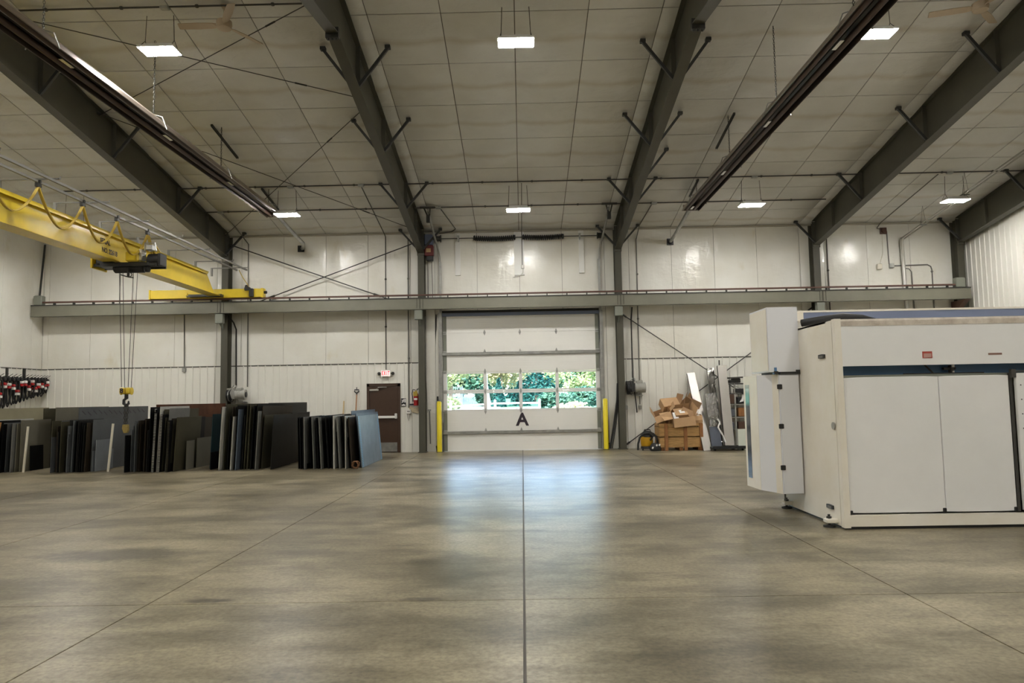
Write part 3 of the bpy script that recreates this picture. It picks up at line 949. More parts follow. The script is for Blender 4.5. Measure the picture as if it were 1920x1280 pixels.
ob('bumper', mb, M['rubber'], cr)
for i, (xx, nm) in enumerate(((-8.57, 'festoon_track'), (-8.27, 'festoon_track'))):
    mb = MB(); mb.box(xx - 0.02, xx + 0.02, 3.2, 21.9, 5.60, 5.645)
    ob(nm, mb, M['track'], cr)
for yy in (8.1, 9.65, 11.2, 12.72, 14.28, 15.85, 17.45, 19.0, 20.6, 21.7):
    mb = MB(); mb.box(GX - 0.2, -8.20, yy - 0.014, yy + 0.014, 5.645, 5.672); mb.box(GX - 0.2, GX - 0.15, yy - 0.02, yy + 0.02, 5.42, 5.66)
    mb.tube([(-8.22, yy, 5.66), (-8.17, yy, 5.65), (-8.16, yy, 5.70)], 0.014, 5)
    ob('track_arm', mb, M['track'], cr)
TY = [8.75, 10.06, 11.4, 12.74, 14.07, 15.30, 16.58]
for yy in TY:
    mb = MB(); mb.rbox((-8.57, yy, 5.555), (0.06, 0.12, 0.08), None, 0.008); mb.cyl((-8.61, yy, 5.62), (-8.53, yy, 5.62), 0.035, 8)
    ob('cable_trolley', mb, M['dark'], cr)
for y0, y1 in zip(TY[:-1], TY[1:]):
    mb = MB()
    for dx in (-0.012, 0.014):
        pts = []
        for q in range(15):
            t = q / 14
            u = 2 * t - 1
            pts.append((-8.57 + dx, y0 + (y1 - y0) * (0.5 + 0.5 * (u * 0.82 + 0.18 * u ** 3)), 5.53 - 0.60 * (1 - u * u) ** 0.85))
        mb.tube(pts, 0.017, 5)
    ob('festoon_cable', mb, M['cable_yellow'], cr, smooth=True)
mb = MB(); mb.tube([(-8.45, 21.75, 5.6), (-8.38, 21.85, 5.4), (-8.27, 21.95, 5.2), (-8.25, 22.0, 5.1)], 0.012, 5)
mb.tube([(-8.57, 16.58, 5.5), (-8.5, 16.6, 5.2), (-8.42, 16.55, 4.95), (-8.36, 16.5, 4.9)], 0.02, 5)
mb.tube([(-8.55, 16.6, 5.5), (-8.42, 16.65, 5.0), (-8.35, 16.65, 4.8), (-8.28, 16.6, 5.1), (-8.36, 16.55, 5.25)], 0.02, 5)
ob('loose_cable', mb, M['cable_yellow'], cr, smooth=True)
for txt, zz in (('SERIAL', 5.19), ('NO. 22618', 5.00)):
    mb = MB(); put_text(mb, txt, 0.155, (GX - 0.008, 15.78 + (0.18 if 'NO' in txt else 0.0), zz), (0, 1, 0), (0, 0, 1), 0.004, 0.003, 0.86)
    ob('lettering', mb, M['text_black'], cr)
# hoist trolley hung under the girder
HY = 16.5
mb = MB()
mb.box(-9.62, -8.2, HY - 0.25, HY - 0.20, 4.74, 4.80); mb.box(-9.62, -8.2, HY + 0.20, HY + 0.25, 4.74, 4.80)
mb.rbox((-8.92, HY - 0.22, 4.775), (1.1, 0.1, 0.09), None, 0.01); mb.rbox((-9.38, HY, 4.86), (0.40, 0.5, 0.24), None, 0.03)
mb.lathe([(0.09, -0.35), (0.11, -0.33), (0.11, 0.33), (0.09, 0.35)], (-8.92, HY, 4.73), 14, 'x')
hf = ob('hoist_frame', mb, M['black'], cr)
mb = MB(); mb.box(-9.66, -9.62, HY - 0.3, HY + 0.3, 4.70, 5.02)
ob('end_plate', mb, M['yellow'], hf)
mb = MB(); mb.rbox((-8.72, HY - 0.15, 4.95), (0.30, 0.34, 0.24), None, 0.03)
ob('gearbox', mb, M['yellow'], hf)
mb = MB(); mb.box(-8.56, -8.50, HY - 0.3, HY - 0.1, 4.86, 5.10)
ob('control_box', mb, M['alu'], hf)
mb = MB(); mb.lathe([(0.10, -0.16), (0.155, -0.12), (0.155, 0.14), (0.12, 0.18)], (-8.34, HY, 4.90), 16, 'x'); mb.rbox((-8.18, HY, 4.90), (0.06, 0.34, 0.30), None, 0.02)
mb.lathe([(0.05, -0.05), (0.09, -0.03), (0.09, 0.03), (0.05, 0.05)], (-8.46, HY - 0.1, 4.70), 12, 'x')
ob('hoist_motor', mb, M['black'], hf, smooth=True)
mb = MB(); mb.rbox((-8.40, HY - 0.1, 5.17), (0.14, 0.2, 0.14), None, 0.02); mb.tube([(-8.48, HY - 0.2, 5.08), (-8.48, HY - 0.2, 5.26), (-8.25, HY - 0.2, 5.26), (-8.22, HY - 0.2, 5.05)], 0.016, 5)
ob('festoon_tow_arm', mb, M['galv'], hf)
mb = MB(); mb.cyl((-8.90, HY - 0.1, 4.72), (-8.90, HY - 0.1, 4.52), 0.03, 8)
mb.tube([(-9.03, HY - 0.2, 4.55), (-8.90, HY - 0.1, 4.51), (-8.78, HY - 0.1, 4.49)], 0.014, 5)
mb.tube([(-8.86 + 0.05 * cos(q * pi / 5), HY - 0.12, 4.56 + 0.05 * sin(q * pi / 5)) for q in range(10)], 0.01, 4, True)
ob('limit_switch', mb, M['dark'], hf)
def chain(mb, p0, p1, link=0.07, r=0.008, wd=0.022, n=4):
    p0, p1 = Vector(p0), Vector(p1)
    L = (p1 - p0).length
    k_ = max(2, int(L / (link * 0.72)))
    d = (p1 - p0).normalized()
    s1 = d.orthogonal().normalized(); s2 = d.cross(s1)
    for i in range(k_):
        c = p0 + d * (L * (i + 0.5) / k_)
        s_ = s1 if i % 2 else s2
        pts = [c + d * (link / 2 * cos(a)) + s_ * (wd * sin(a)) for a in [q * pi / 3 for q in range(6)]]
        mb.tube(pts, r, n, True)
    return mb
for (xa, xb) in ((-9.16, -9.05), (-9.08, -8.98), (-8.84, -8.90), (-8.74, -8.83)):
    mb = MB(); mb.cyl((xa, HY, 4.68), (xb, HY, 1.99), 0.0065, 5)
    ob('wire_rope', mb, M['rod'], cr)
mb = MB()
mb.lathe([(0.05, -0.055), (0.085, -0.05), (0.06, -0.01), (0.085, 0.05), (0.05, 0.055)], (-9.005, HY, 1.92), 18, 'x')
mb.lathe([(0.05, -0.055), (0.085, -0.05), (0.06, -0.01), (0.085, 0.05), (0.05, 0.055)], (-8.865, HY, 1.92), 18, 'x')
mb.rbox((-9.0, HY - 0.06, 1.93), (0.12, 0.06, 0.15), None, 0.02); mb.rbox((-8.86, HY - 0.06, 1.93), (0.11, 0.06, 0.15), None, 0.02)
hb = ob('hook_block', mb, M['yellow'], cr, smooth=True)
mb = MB(); put_text(mb, '8', 0.15, (-9.0, HY - 0.093, 1.925), (1, 0, 0), (0, 0, 1), 0.004, 0.006)
ob('block_mark', mb, M['text_black'], hb)
mb = MB(); mb.rbox((-8.935, HY, 1.80), (0.07, 0.06, 0.12), None, 0.01)
mb.tube([(-8.935, HY, 1.76), (-8.99, HY, 1.72), (-8.99, HY, 1.64), (-8.935, HY, 1.60), (-8.88, HY, 1.64), (-8.885, HY, 1.70)], [0.03, 0.032, 0.036, 0.036, 0.03, 0.016], 8)
ob('hook', mb, M['black'], hb, smooth=True)
ch = thing('lifting_chain', 'double dark lifting chain with yellow clamp hanging from the crane hook', 'chain', (-8.94, HY, 1.0))
for xx, xb in ((-8.97, -8.955), (-8.895, -8.92)):
    mb = MB(); chain(mb, (xx, HY, 1.63), (xb, HY, 1.19), 0.075, 0.010, 0.022)
    ob('chain', mb, M['dark'], ch)
mb = MB(); mb.prism([(-8.99, 1.17), (-8.88, 1.17), (-8.875, 1.03), (-8.90, 0.98), (-8.96, 0.98), (-9.0, 1.08)], HY - 0.04, HY + 0.04)
ob('plate_clamp', mb, mat('dull_yellow_clamp', (0.30, 0.22, 0.06), 0.6, var=0.3, vscale=20), ch)

# ---- tube heaters under the roof
def heater(x, y0, y1, z, label, vent):
    t = thing('tube_heater', label, 'heater', (x, y1, z))
    mb = MB()
    prof = [(-0.24, -0.03), (-0.21, 0.06), (-0.10, 0.17), (0.10, 0.17), (0.21, 0.06), (0.24, -0.03)]
    n = len(prof)
    o2 = [(a * 0.955, b_ - 0.008 if abs(a) > .2 else b_ - 0.012) for a, b_ in prof]
    mb.prism([(x + a, z + b_) for a, b_ in prof] + [(x + a, z + b_) for a, b_ in reversed(o2)], y0, y1)
    ob('reflector', mb, M['hood'], t)
    i1 = [(a * 0.90, b_ - 0.002 if abs(a) > .2 else b_ - 0.02) for a, b_ in prof]; i2 = [(a * 0.97, b_ - 0.004) for a, b_ in i1]
    mb = MB(); mb.prism([(x + a, z + b_) for a, b_ in i1] + [(x + a, z + b_) for a, b_ in reversed(i2)], y0 + 0.02, y1 - 0.03)
    ob('inner_reflector', mb, M['hood_in'], t)  # thin darker sheet lining the reflector underside
    for s in (-1, 1):
        mb = MB(); mb.cyl((x + s * 0.11, y0, z + 0.03), (x + s * 0.11, y1 - 0.05, z + 0.03), 0.05, 10)
        ob('radiant_tube', mb, M['heater_tube'], t, smooth=True)
    mb = MB(); mb.box(x - 0.2, x + 0.2, y1 - 0.03, y1, z - 0.02, z + 0.14)
    ob('end_cap', mb, M['hood'], t)
    for yy in [q for q in (4.0, 6.9, 10.04, 13.2, 16.26, 19.4) if y0 < q < y1]:
        mb = MB()
        mb.tube([(x - 0.25, yy, z - 0.05), (x - 0.16, yy, z + 0.19), (x, yy, z + 0.24), (x + 0.16, yy, z + 0.19), (x + 0.25, yy, z - 0.05)], 0.011, 5)
        ob('hanger', mb, M['galv'], t)
        mb = MB(); chain(mb, (x, yy, z + 0.24), (x, yy, roofz(yy) - 0.04), 0.06, 0.005, 0.014, 3)
        ob('hanger_chain', mb, M['dark'], t)
        mb = MB(); mb.box(x - 0.03, x + 0.03, yy + 0.4, yy + 0.7, z - 0.005, z + 0.0)
        ob('rating_plate', mb, M['alu'], t)
    pts, r = vent
    mb = MB(); mb.tube(pts, r, 10)
    ob('exhaust_pipe', mb, M['galv'], t, smooth=True)
    return t
heater(-6.75, 1.0, 19.95, 6.75, 'dark tube heater hanging above the bridge crane', ([(-6.70, 19.9, 6.80), (-6.62, 20.5, 6.62), (-6.50, 21.7, 6.36), (-6.75, 22.55, 6.40), (-6.86, 22.76, 6.42)], 0.055))
heater(4.80, 1.0, 20.2, 6.75, 'dark tube heater hanging left of the white machine', ([(4.80, 20.15, 6.82), (4.78, 20.6, 6.72), (4.76, 21.9, 6.50), (4.74, 22.5, 6.42), (4.74, 22.76, 6.40)], 0.055))
for x, z, lab in ((-6.88, 6.42, 'square black wall vent at the end of the left heater pipe'), (4.74, 6.40, 'square black wall vent at the end of the right heater pipe'), (11.39, 6.61, 'square dark red wall vent near the right wall')):
    mb = MB(); mb.box(x - 0.10, x + 0.10, YW - 0.06, YW - 0.018, z - 0.10, z + 0.10)
    mb.lathe([(0.075, -0.03), (0.075, 0.03)], (x, YW - 0.085, z), 12, 'y')
    tag(ob('vent_cap', mb, M['black'] if x < 8 else M['rail'], None), lab, 'vent', 'square wall vents')
# sloping flue pipes by the right wall
fl = thing('flue_pipe', 'pair of pale flue pipes sloping under the roof to a wall stack', 'pipe', (11.9, 22.6, 4.7))
for dx in (-0.05, 0.06):
    mb = MB(); mb.cyl((11.9 + dx, 22.62, 6.32), (11.9 + dx, 9.0, 6.32 + 13.62 * 0.15), 0.020, 8)
    ob('flue', mb, M['motor'], fl, smooth=True)
mb = MB(); mb.tube([(11.9, 22.6, 6.36), (11.9, 22.68, 6.25), (11.93, 22.70, 5.4), (11.97, 22.70, 3.6)], 0.055, 12)
ob('stack', mb, M['alu'], fl, smooth=True)
for yy in (13.0, 16.5, 19.3, 21.4):
    zz = 6.32 + (22.62 - yy) * 0.15
    mb = MB(); mb.tube([(11.82, yy, zz), (11.9, yy, roofz(yy) - 0.05), (11.98, yy, zz)], 0.006, 4)
    mb.box(11.8, 12.0, yy - 0.02, yy + 0.02, zz - 0.04, zz - 0.03)
    ob('flue_hanger', mb, M['dark'], fl)

# ---- LED lamps
def lamp(x, y, z, label, top):
    t = thing('high_bay_lamp', label, 'ceiling lamp', (x, y, z), 'hanging panel lamps')
    mb = MB(); mb.box(x - 0.32, x + 0.32, y - 0.18, y + 0.18, z + 0.012, z + 0.05); mb.box(x - 0.25, x + 0.25, y - 0.08, y + 0.08, z + 0.05, z + 0.12)
    ob('housing', mb, M['lamp_body'], t)
    mb = MB(); mb.box(x - 0.305, x + 0.305, y - 0.165, y + 0.165, z, z + 0.011)
    ob('diffuser', mb, M['lens'], t)
    for s in (-1, 1):
        mb = MB()
        mb.tube([(x + s * 0.28, y - 0.14, z + 0.05), (x + s * 0.26, y, z + 0.2), (x + s * 0.24, y, top - 0.02)], 0.006, 4)
        mb.tube([(x + s * 0.28, y + 0.14, z + 0.05), (x + s * 0.26, y, z + 0.2)], 0.006, 4)
        ob('cord', mb, M['rod'], t)
    return t
LN, LF = (12.5, 7.85), (19.5, 6.66)
lamp(-6.31, *LN, 'bright panel lamp beside the beige ceiling fan at the upper left', roofz(LN[0]) - 0.03)
lamp(0.02, *LN, 'bright panel lamp high in the middle between two rafters', roofz(LN[0]) - 0.03)
lamp(6.33, *LN, 'bright panel lamp partly behind the right tube heater', roofz(LN[0]) - 0.03)
lamp(-6.28, *LF, 'bright panel lamp at the far end of the left tube heater', roofz(LF[0]) - 0.03)
lamp(0.0, *LF, 'bright panel lamp above the overhead door', roofz(LF[0]) - 0.03)
lamp(6.28, *LF, 'bright panel lamp above the tall control cabinet of the white machine', roofz(LF[0]) - 0.03)
lamp(11.73, *LF, 'bright panel lamp nearest the ribbed right wall', roofz(LF[0]) - 0.03)
lamp(-12.1, LF[0], 6.24, 'panel lamp over the left end bay behind the yellow girder', roofz(LF[0]) - 0.03)
lamp(-12.5, *LN, 'panel lamp over the left end bay outside the picture', roofz(LN[0]) - 0.03)
for yy in (5.5, -1.5, -8.5):
    for xx in (-12.3, -6.3, 0.0, 6.3, 11.8):  # unseen rows continue the grid; outer columns added to brighten the machine front
        lamp(xx, yy, roofz(yy) - 0.75, 'unseen panel lamp over the floor behind the viewpoint', roofz(yy) - 0.03)

# ---- ceiling fans
def fan(x, y, z, angs, label):
    t = thing('ceiling_fan', label, 'fan', (x, y, z))
    mb = MB(); mb.lathe([(0.05, -0.10), (0.12, -0.08), (0.135, -0.02), (0.13, 0.05), (0.06, 0.09), (0.03, 0.11)], (x, y, z), 18)
    ob('motor', mb, M['fan'], t, smooth=True)
    mb = MB(); mb.cyl((x, y, z + 0.1), (x, y, roofz(y) - 0.03), 0.016, 8); mb.lathe([(0.03, -0.06), (0.07, 0.0)], (x, y, roofz(y) - 0.04), 12)
    ob('rod', mb, M['fan'], t)
    for a in angs:
        a = radians(a)
        d = Vector((cos(a), sin(a), 0)); s_ = Vector((-sin(a), cos(a), 0))
        c = Vector((x, y, z - 0.02))
        mb = MB()
        pts = []
        for zz in (-0.005, 0.005):
            for r_, w_ in ((0.11, 0.03), (0.2, 0.06), (0.45, 0.075), (0.78, 0.065), (0.80, 0.05)):
                for sg in (-1, 1):
                    pts.append(c + d * r_ + s_ * w_ * sg + Vector((0, 0, zz + sg * 0.018)))
        fs = []
        for i in range(4):
            b0 = i * 2
            fs += [(b0, b0 + 1, b0 + 3, b0 + 2), (10 + b0, 10 + b0 + 2, 10 + b0 + 3, 10 + b0 + 1),
                   (b0, b0 + 2, 10 + b0 + 2, 10 + b0), (b0 + 1, 10 + b0 + 1, 10 + b0 + 3, b0 + 3)]
        fs += [(0, 10, 11, 1), (8, 9, 19, 18)]
        mb.add(pts, fs)
        ob('blade', mb, M['fan'], t)
fan(-5.08, 12.3, 8.22, (180, 60, 300), 'beige three blade ceiling fan left of the middle rafters')
fan(8.05, 12.3, 8.21, (164, 44, 284), 'beige three blade ceiling fan at the upper right')

# ---- conduits along the roof and down the walls
def conduit(label, pts, r=0.017, clips=(), m_='conduit_dark', name='conduit', cat='conduit', boxes=()):
    mb = MB(); mb.tube(pts, r, 6)
    a, c = mb.bounds()
    t = thing(name, label, cat, ((a.x + c.x) / 2, (a.y + c.y) / 2, a.z))
    ob('pipe' if cat != 'cable' else 'cord', mb, M[m_], t, smooth=True)
    for p in clips:
        mb = MB(); mb.rbox(p, (0.06, 0.05, 0.055), None, 0.01)
        ob('clip', mb, M[m_], t)
    for p, s_ in boxes:
        mb = MB(); mb.rbox(p, s_, None, 0.012)
        ob('junction_box', mb, M['galv'], t)
    return t
def roofline(y, x0, x1, step, label, boxes=()):
    z = roofz(y) - 0.080
    cl = []
    x = x0 + 0.7
    while x < x1:
        cl.append((x, y, z)); x += step
    return conduit(label, [(x0, y, z), (x1, y, z)], 0.018, cl, boxes=[((bx, y, z - 0.02), (0.16, 0.1, 0.06)) for bx in boxes])
roofline(19.2, -12.3, -9.22, 1.3, 'dark conduit across the roof left of the crane rafter')
roofline(19.2, -9.08, -3.12, 1.33, 'dark conduit across the roof over the far left lamp', (-6.1, -4.2))
roofline(19.2, -2.98, 2.98, 1.33, 'dark conduit across the middle roof bay, upper of two')
roofline(19.2, 3.12, 9.08, 1.33, 'dark conduit across the roof behind the right heater, upper of two', (6.3,))
roofline(19.2, 9.22, 13.4, 1.33, 'dark conduit across the roof next to the ribbed wall', (11.45,))
roofline(20.72, -9.08, -3.12, 1.33, 'dark conduit across the roof at the wall side of the far left lamp', (-8.6,))
roofline(20.72, -2.98, 2.98, 1.33, 'dark conduit across the middle roof bay, lower of two', (-2.3,))
roofline(20.72, 3.12, 8.8, 1.33, 'dark conduit across the roof behind the right heater, lower of two', (3.9,))
roofline(12.24, -8.9, -3.7, 1.33, 'dark conduit across the roof over the ceiling fan', (-6.1,))
WY = YW - 0.03
def rw(x, y): return (x, y, roofz(y) - 0.085)
conduit('thin conduit running down to the EXIT sign', [rw(-4.21, 19.25), rw(-4.21, 22.6), (-4.21, WY, 6.75), (-4.21, WY, 2.56)], 0.014, [(-4.21, WY, 5.4), (-4.21, WY, 3.9)])
conduit('dark conduit down the wall left of the walk door column', [(-3.50, WY, 6.7), (-3.51, WY, 1.36)], 0.017, [(-3.5, WY, 5.4), (-3.5, WY, 2.9)], 'conduit')
conduit('grey conduit from the roof to the left blower', [rw(-8.6, 20.75), rw(-8.6, 21.8), (-8.55, WY, 6.6), (-8.54, WY, 2.1)], 0.017, [(-8.55, WY, 5.0)], 'conduit')
conduit('grey conduit ending in a small box above the steel sheets', [(-10.56, WY, 4.6), (-10.53, WY, 2.72)], 0.017, [], 'conduit', boxes=[((-10.53, WY - 0.01, 2.66), (0.12, 0.07, 0.12))])
conduit('grey conduit down the wall left of the crane', [(-12.6, WY, 6.8), (-12.62, WY, 4.8)], 0.013, [], 'conduit')
conduit('grey conduit from the roof to the right blower', [rw(3.85, 20.75), rw(3.72, 22.3), (3.68, WY, 6.5), (3.66, WY, 4.3), (3.64, WY, 1.35)], 0.017, [(3.68, WY, 5.4), (3.66, WY, 4.0)], 'conduit')
conduit('thin conduit right of the machine rafter', [(9.62, WY, 6.7), (9.62, WY, 3.2)], 0.016, [(9.62, WY, 5.4)], 'conduit_dark')
conduit('conduit sloping along the roof down to the wall stack', [rw(11.2, 19.3), rw(11.2, 22.5), (11.2, WY, 6.7), (11.5, WY, 6.6), (11.52, WY, 5.55)], 0.016, [], 'conduit', boxes=[((11.58, WY - 0.02, 5.5), (0.14, 0.1, 0.14))])
conduit('bent pipe beside the wall stack, wide arch', [(11.6, WY, 5.5), (12.7, WY, 5.52), (12.80, WY, 5.46), (12.83, WY, 5.36), (12.83, WY, 3.6)], 0.020, [(12.83, WY, 5.3)], 'conduit')
conduit('bent pipe beside the wall stack, short arch', [(11.95, WY, 5.42), (12.12, WY, 5.40), (12.2, WY, 5.3), (12.22, WY, 3.6)], 0.016, [], 'conduit')
conduit('white conduit down the centre pad over the overhead door', [rw(0.1, 19.3), rw(0.09, 22.4), (0.09, YW - 0.09, 6.7), (0.09, YW - 0.09, 5.72)], 0.013, [], 'conduit')
conduit('black drop cable to the left blower', [(-9.1, 22.5, 4.35), (-8.93, 22.6, 4.1), (-8.91, WY, 3.9), (-8.89, WY, 2.12)], 0.022, [], 'rod', 'drop_cable', 'cable')
conduit('black drop cable with red end past the right blower', [(3.46, 22.6, 4.35), (3.43, 22.66, 3.9), (3.42, 22.64, 2.2), (3.47, 22.5, 1.5), (3.50, 22.5, 1.1)], 0.021, [], 'rod', 'drop_cable', 'cable')
conduit('bent dark conduit left of the overhead door spring', [rw(-2.25, 20.8), rw(-1.95, 22.3), (-2.1, 22.6, roofz(22.6) - 0.05), (-2.5, 22.65, roofz(22.6) - 0.08)], 0.016, [], 'conduit_dark')
mb = MB(); mb.rbox((0.10, YW - 0.11, 5.69), (0.09, 0.06, 0.11), None, 0.01); mb.tube([(0.10, YW - 0.10, 5.64), (0.09, YW - 0.10, 5.5), (0.0, YW - 0.09, 5.42), (-0.2, YW - 0.05, 5.38)], 0.012, 5)
tag(ob('outlet_box', mb, M['white']), 'small white box with a cord on the centre pad above the door', 'outlet')

# ---- steel channels and bracing rods
for x, y0, y1, lab in ((-6.9, 16.07, 17.6, 'short dark channel strut on the roof above the left heater'), (4.89, 16.08, 17.65, 'short dark channel strut on the roof above the right heater'),
                       (-6.9, 19.29, 20.65, 'dark channel strut at the far end of the left heater'), (4.83, 19.31, 20.35, 'dark channel strut at the far end of the right heater')):
    mb = MB()
    mb.bar((x, y0, roofz(y0) - 0.075), (x, y1, roofz(y1) - 0.075), 0.045, 0.03)
    for s_ in (-1, 1): mb.bar((x + s_ * 0.018, y0, roofz(y0) - 0.098), (x + s_ * 0.018, y1, roofz(y1) - 0.098), 0.008, 0.02)
    tag(ob('channel_strut', mb, M['dark']), lab, 'strut', 'channel struts on the roof')
def rod(p0, p1, lab, group, r=0.009):
    p0, p1 = Vector(p0), Vector(p1)
    mb = MB(); mb.cyl(p0, p1, r, 6)
    d = (p1 - p0).normalized()
    for a, c in ((p0, p0 + d * 0.18), (p1 - d * 0.18, p1)): mb.cyl(a, c, r * 1.8, 6)
    m2 = p0.lerp(p1, 0.78); mb.cyl(m2 - d * 0.12, m2 + d * 0.12, r * 1.9, 6)
    tag(ob('bracing_rod', mb, M['rod'], smooth=True), lab, 'bracing rod', group)
def rr(x, y): return (x, y, roofz(y) - 0.12)
rod(rr(-9.12, 15.5), rr(-3.08, 11.9), 'thin roof rod rising right past the near left lamp', 'roof bracing rods')
rod(rr(-9.12, 12.2), rr(-3.08, 15.2), 'thin roof rod falling right past the near left lamp', 'roof bracing rods')
rod(rr(-9.12, 15.4), rr(-3.08, 22.35), 'thin roof rod falling right toward the wall over the far left lamp', 'roof bracing rods')
rod(rr(-9.12, 22.35), rr(-3.08, 15.2), 'thin roof rod rising right from the crane column', 'roof bracing rods')
rod((-9.06, 22.5, 6.55), (-3.14, 22.62, 4.40), 'black wall rod falling right above the runway beam', 'wall bracing rods', 0.017)
rod((-3.14, 22.5, 6.52), (-9.06, 22.62, 4.42), 'black wall rod rising right above the runway beam', 'wall bracing rods', 0.017)
rod((3.14, 22.66, 4.15), (9.06, 22.66, 0.05), 'dark wall rod falling right behind the leaning steel columns', 'wall bracing rods', 0.015)
rod((3.14, 22.70, 0.10), (9.06, 22.70, 4.25), 'dark wall rod rising right behind the cardboard boxes', 'wall bracing rods', 0.015)
mb = MB(); mb.cyl((-15.0, 22.7, 6.7), (-14.86, 22.3, 4.95), 0.03, 8)
tag(ob('tie_rod', mb, M['dark'], smooth=True), 'dark tie rod in the left corner down to the runway end stop', 'tie rod')

# ================================================================== STEEL SHEETS STANDING ON EDGE
rs = random.Random(21)
STK = {}
def sheet(x, y, L, h, t, m_, lean=0.0, label=None, group=None, name='steel_sheet', yaw=0.0, stk=None):
    Rm = Matrix.Rotation(radians(yaw), 3, 'Z') @ Matrix.Rotation(radians(lean), 3, 'Y')
    mb = MB()
    mb.rbox(Vector((x, y + L / 2, 0.004 + abs(sin(radians(lean))) * t / 2)) + Rm @ Vector((0, 0, h / 2)), (t, L, h), Rm)
    o_ = ob(name, mb, SH[m_] if isinstance(m_, str) else m_)
    if stk: STK.setdefault(stk, []).append((x, o_, m_, group))
    return tag(o_, label, 'sheet', group)
def strips(x0, x1, yf, n, hs, cols, lean, label, group, L=(1.0, 1.9), gap_t=(0.004, 0.022), jit=0.16):
    for i in range(n):
        u = (i + 0.5) / n
        x = x0 + (x1 - x0) * u + rs.uniform(-0.012, 0.012)
        c = rs.choice(cols)
        t = rs.uniform(0.012, 0.026) if c in ('bright', 'grey') else rs.uniform(*gap_t)
        ln = lean[0] + (lean[1] - lean[0]) * u + rs.uniform(-0.35, 0.35)
        sheet(x, yf + rs.uniform(0, jit), rs.uniform(*L), rs.choice(hs) * rs.uniform(0.985, 1.01), t, c, ln, None, group, stk=label)
DK = ['black', 'black', 'dark', 'dark', 'brown', 'grey', 'black']
# first stack, left edge
g1 = 'steel sheets in the stack at the left wall'
strips(-13.05, -12.5, 18.0, 9, (1.2, 1.26, 1.1, 1.22), ['black', 'dark', 'grey', 'slate', 'greybeige'], (1.0, 2.0), 'the stack under the hanging straps', g1, (0.7, 1.1))
sheet(-12.44, 18.12, 1.15, 1.27, 0.012, 'greybeige', 0.6, 'grey beige sheet closing the stack under the hanging straps', g1)
sheet(-12.39, 18.45, 0.5, 0.62, 0.01, 'black', -1.5, 'small black offcut at the foot of the grey beige sheet')
sheet(-13.5, 17.6, 3.2, 1.57, 0.018, 'beige', 0.4, 'large beige board behind the stack under the hanging straps')
sheet(-13.46, 18.2, 1.9, 1.28, 0.02, 'bright', 0.4, 'pale edged board in front of the large beige board')
mb = MB(); mb.bar((-13.0, 17.9, 0.03), (-12.86, 17.96, 1.24), 0.09, 0.03, (0, 1, 0)); tag(ob('plank', mb, M['plank']), 'orange brown timber plank at the left edge of the picture', 'plank')
# second stack
g2 = 'steel sheets in the second stack from the left wall'
strips(-11.50, -10.62, 17.72, 16, (1.24, 1.26, 1.12, 0.98, 0.85, 1.2), ['black', 'dark', 'olive', 'brown', 'dark', 'black', 'slate'], (0.5, 2.8), 'the stack just left of the crane hook', g2, (1.0, 1.9))
sheet(-12.45, 19.0, 1.9, 1.55, 0.02, 'olive', 0, 'dark olive sheet standing behind the stack left of the crane hook')
sheet(-12.0, 18.8, 2.4, 1.57, 0.02, 'greybeige', 0, 'tall grey olive sheet left of the chalk marked sheet')
big = sheet(-11.32, 18.65, 3.45, 1.56, 0.02, 'slate', 0.3, 'large slate grey sheet with a row of chalk marks behind the crane hook')
sheet(-10.56, 17.95, 1.65, 1.26, 0.014, 'slate', 1.6, 'slate grey sheet with slanted scribe marks behind the crane hook')
sheet(-10.44, 17.92, 0.62, 0.76, 0.012, 'paleslate', 1.2, 'short pale grey sheet in front of the slate sheets')
sheet(-10.50, 17.9, 0.9, 0.5, 0.01, 'paleslate', 0.8, 'lowest pale grey offcut in front of the slate sheets')
def marks(parent, x, y0, y1, z0, z1, n, slant):
    mb = MB()
    for i in range(n):
        yy = y0 + (y1 - y0) * i / max(1, n - 1)
        zz = z0 + (z1 - z0) * rs.random()
        mb.bar((x, yy - slant, zz + 0.05), (x, yy + slant, zz - 0.05), 0.02, 0.003, (1, 0, 0))
    ob('chalk_mark', mb, M['text_black'], parent)
WL[big.name] = Vector(big.location)
marks(big, -11.30, 18.85, 21.8, 1.38, 1.46, 13, 0.08)
for bx, by in ((-12.22, 17.95), (-10.02, 17.75)):
    mb = MB(); mb.cyl((bx, by, 0.01), (bx + (0.03 if bx > -11 else 0.0), by + 0.12, 1.12 if bx < -11 else 1.16), 0.028, 10)
    tag(ob('white_pole', mb, M['cream_box'], smooth=True), 'short white pole leaning on the grey beige sheet' if bx < -11 else 'short white pole leaning on the pale grey sheets', 'pole')
# third stack
g3 = 'steel sheets in the third stack from the left wall'
sheet(-9.50, 17.52, 0.5, 0.88, 0.02, 'black', 0.5, 'short black sheet at the left front of the third stack')
strips(-9.46, -8.98, 17.55, 9, (1.24, 1.26, 1.1, 1.0, 1.22), ['black', 'dark', 'brown', 'slate', 'grey'], (0.5, 2.0), 'the stack just right of the crane hook', g3)
strips(-8.97, -8.55, 17.5, 8, (1.52, 1.5, 1.3, 1.54), ['bright', 'bright', 'grey', 'black', 'olive', 'bright'], (1.2, 3.6), 'the stack just right of the crane hook', g3)
strips(-8.54, -8.32, 17.55, 6, (1.26, 1.22, 1.3), ['black', 'brown', 'dark', 'olive'], (2.5, 3.4), 'the stack just right of the crane hook', g3)
sheet(-9.0, 18.0, 4.2, 1.60, 0.02, 'rust', 0.2, 'large rust brown sheet behind the third stack')
sheet(-8.36, 17.95, 2.0, 1.25, 0.016, 'brown', 2.2, 'dark brown sheet in front of the rust brown sheet')
sheet(-8.25, 18.0, 0.42, 0.70, 0.014, 'greybeige', 1.6, 'small grey beige offcut, left of two in front of the brown sheet')
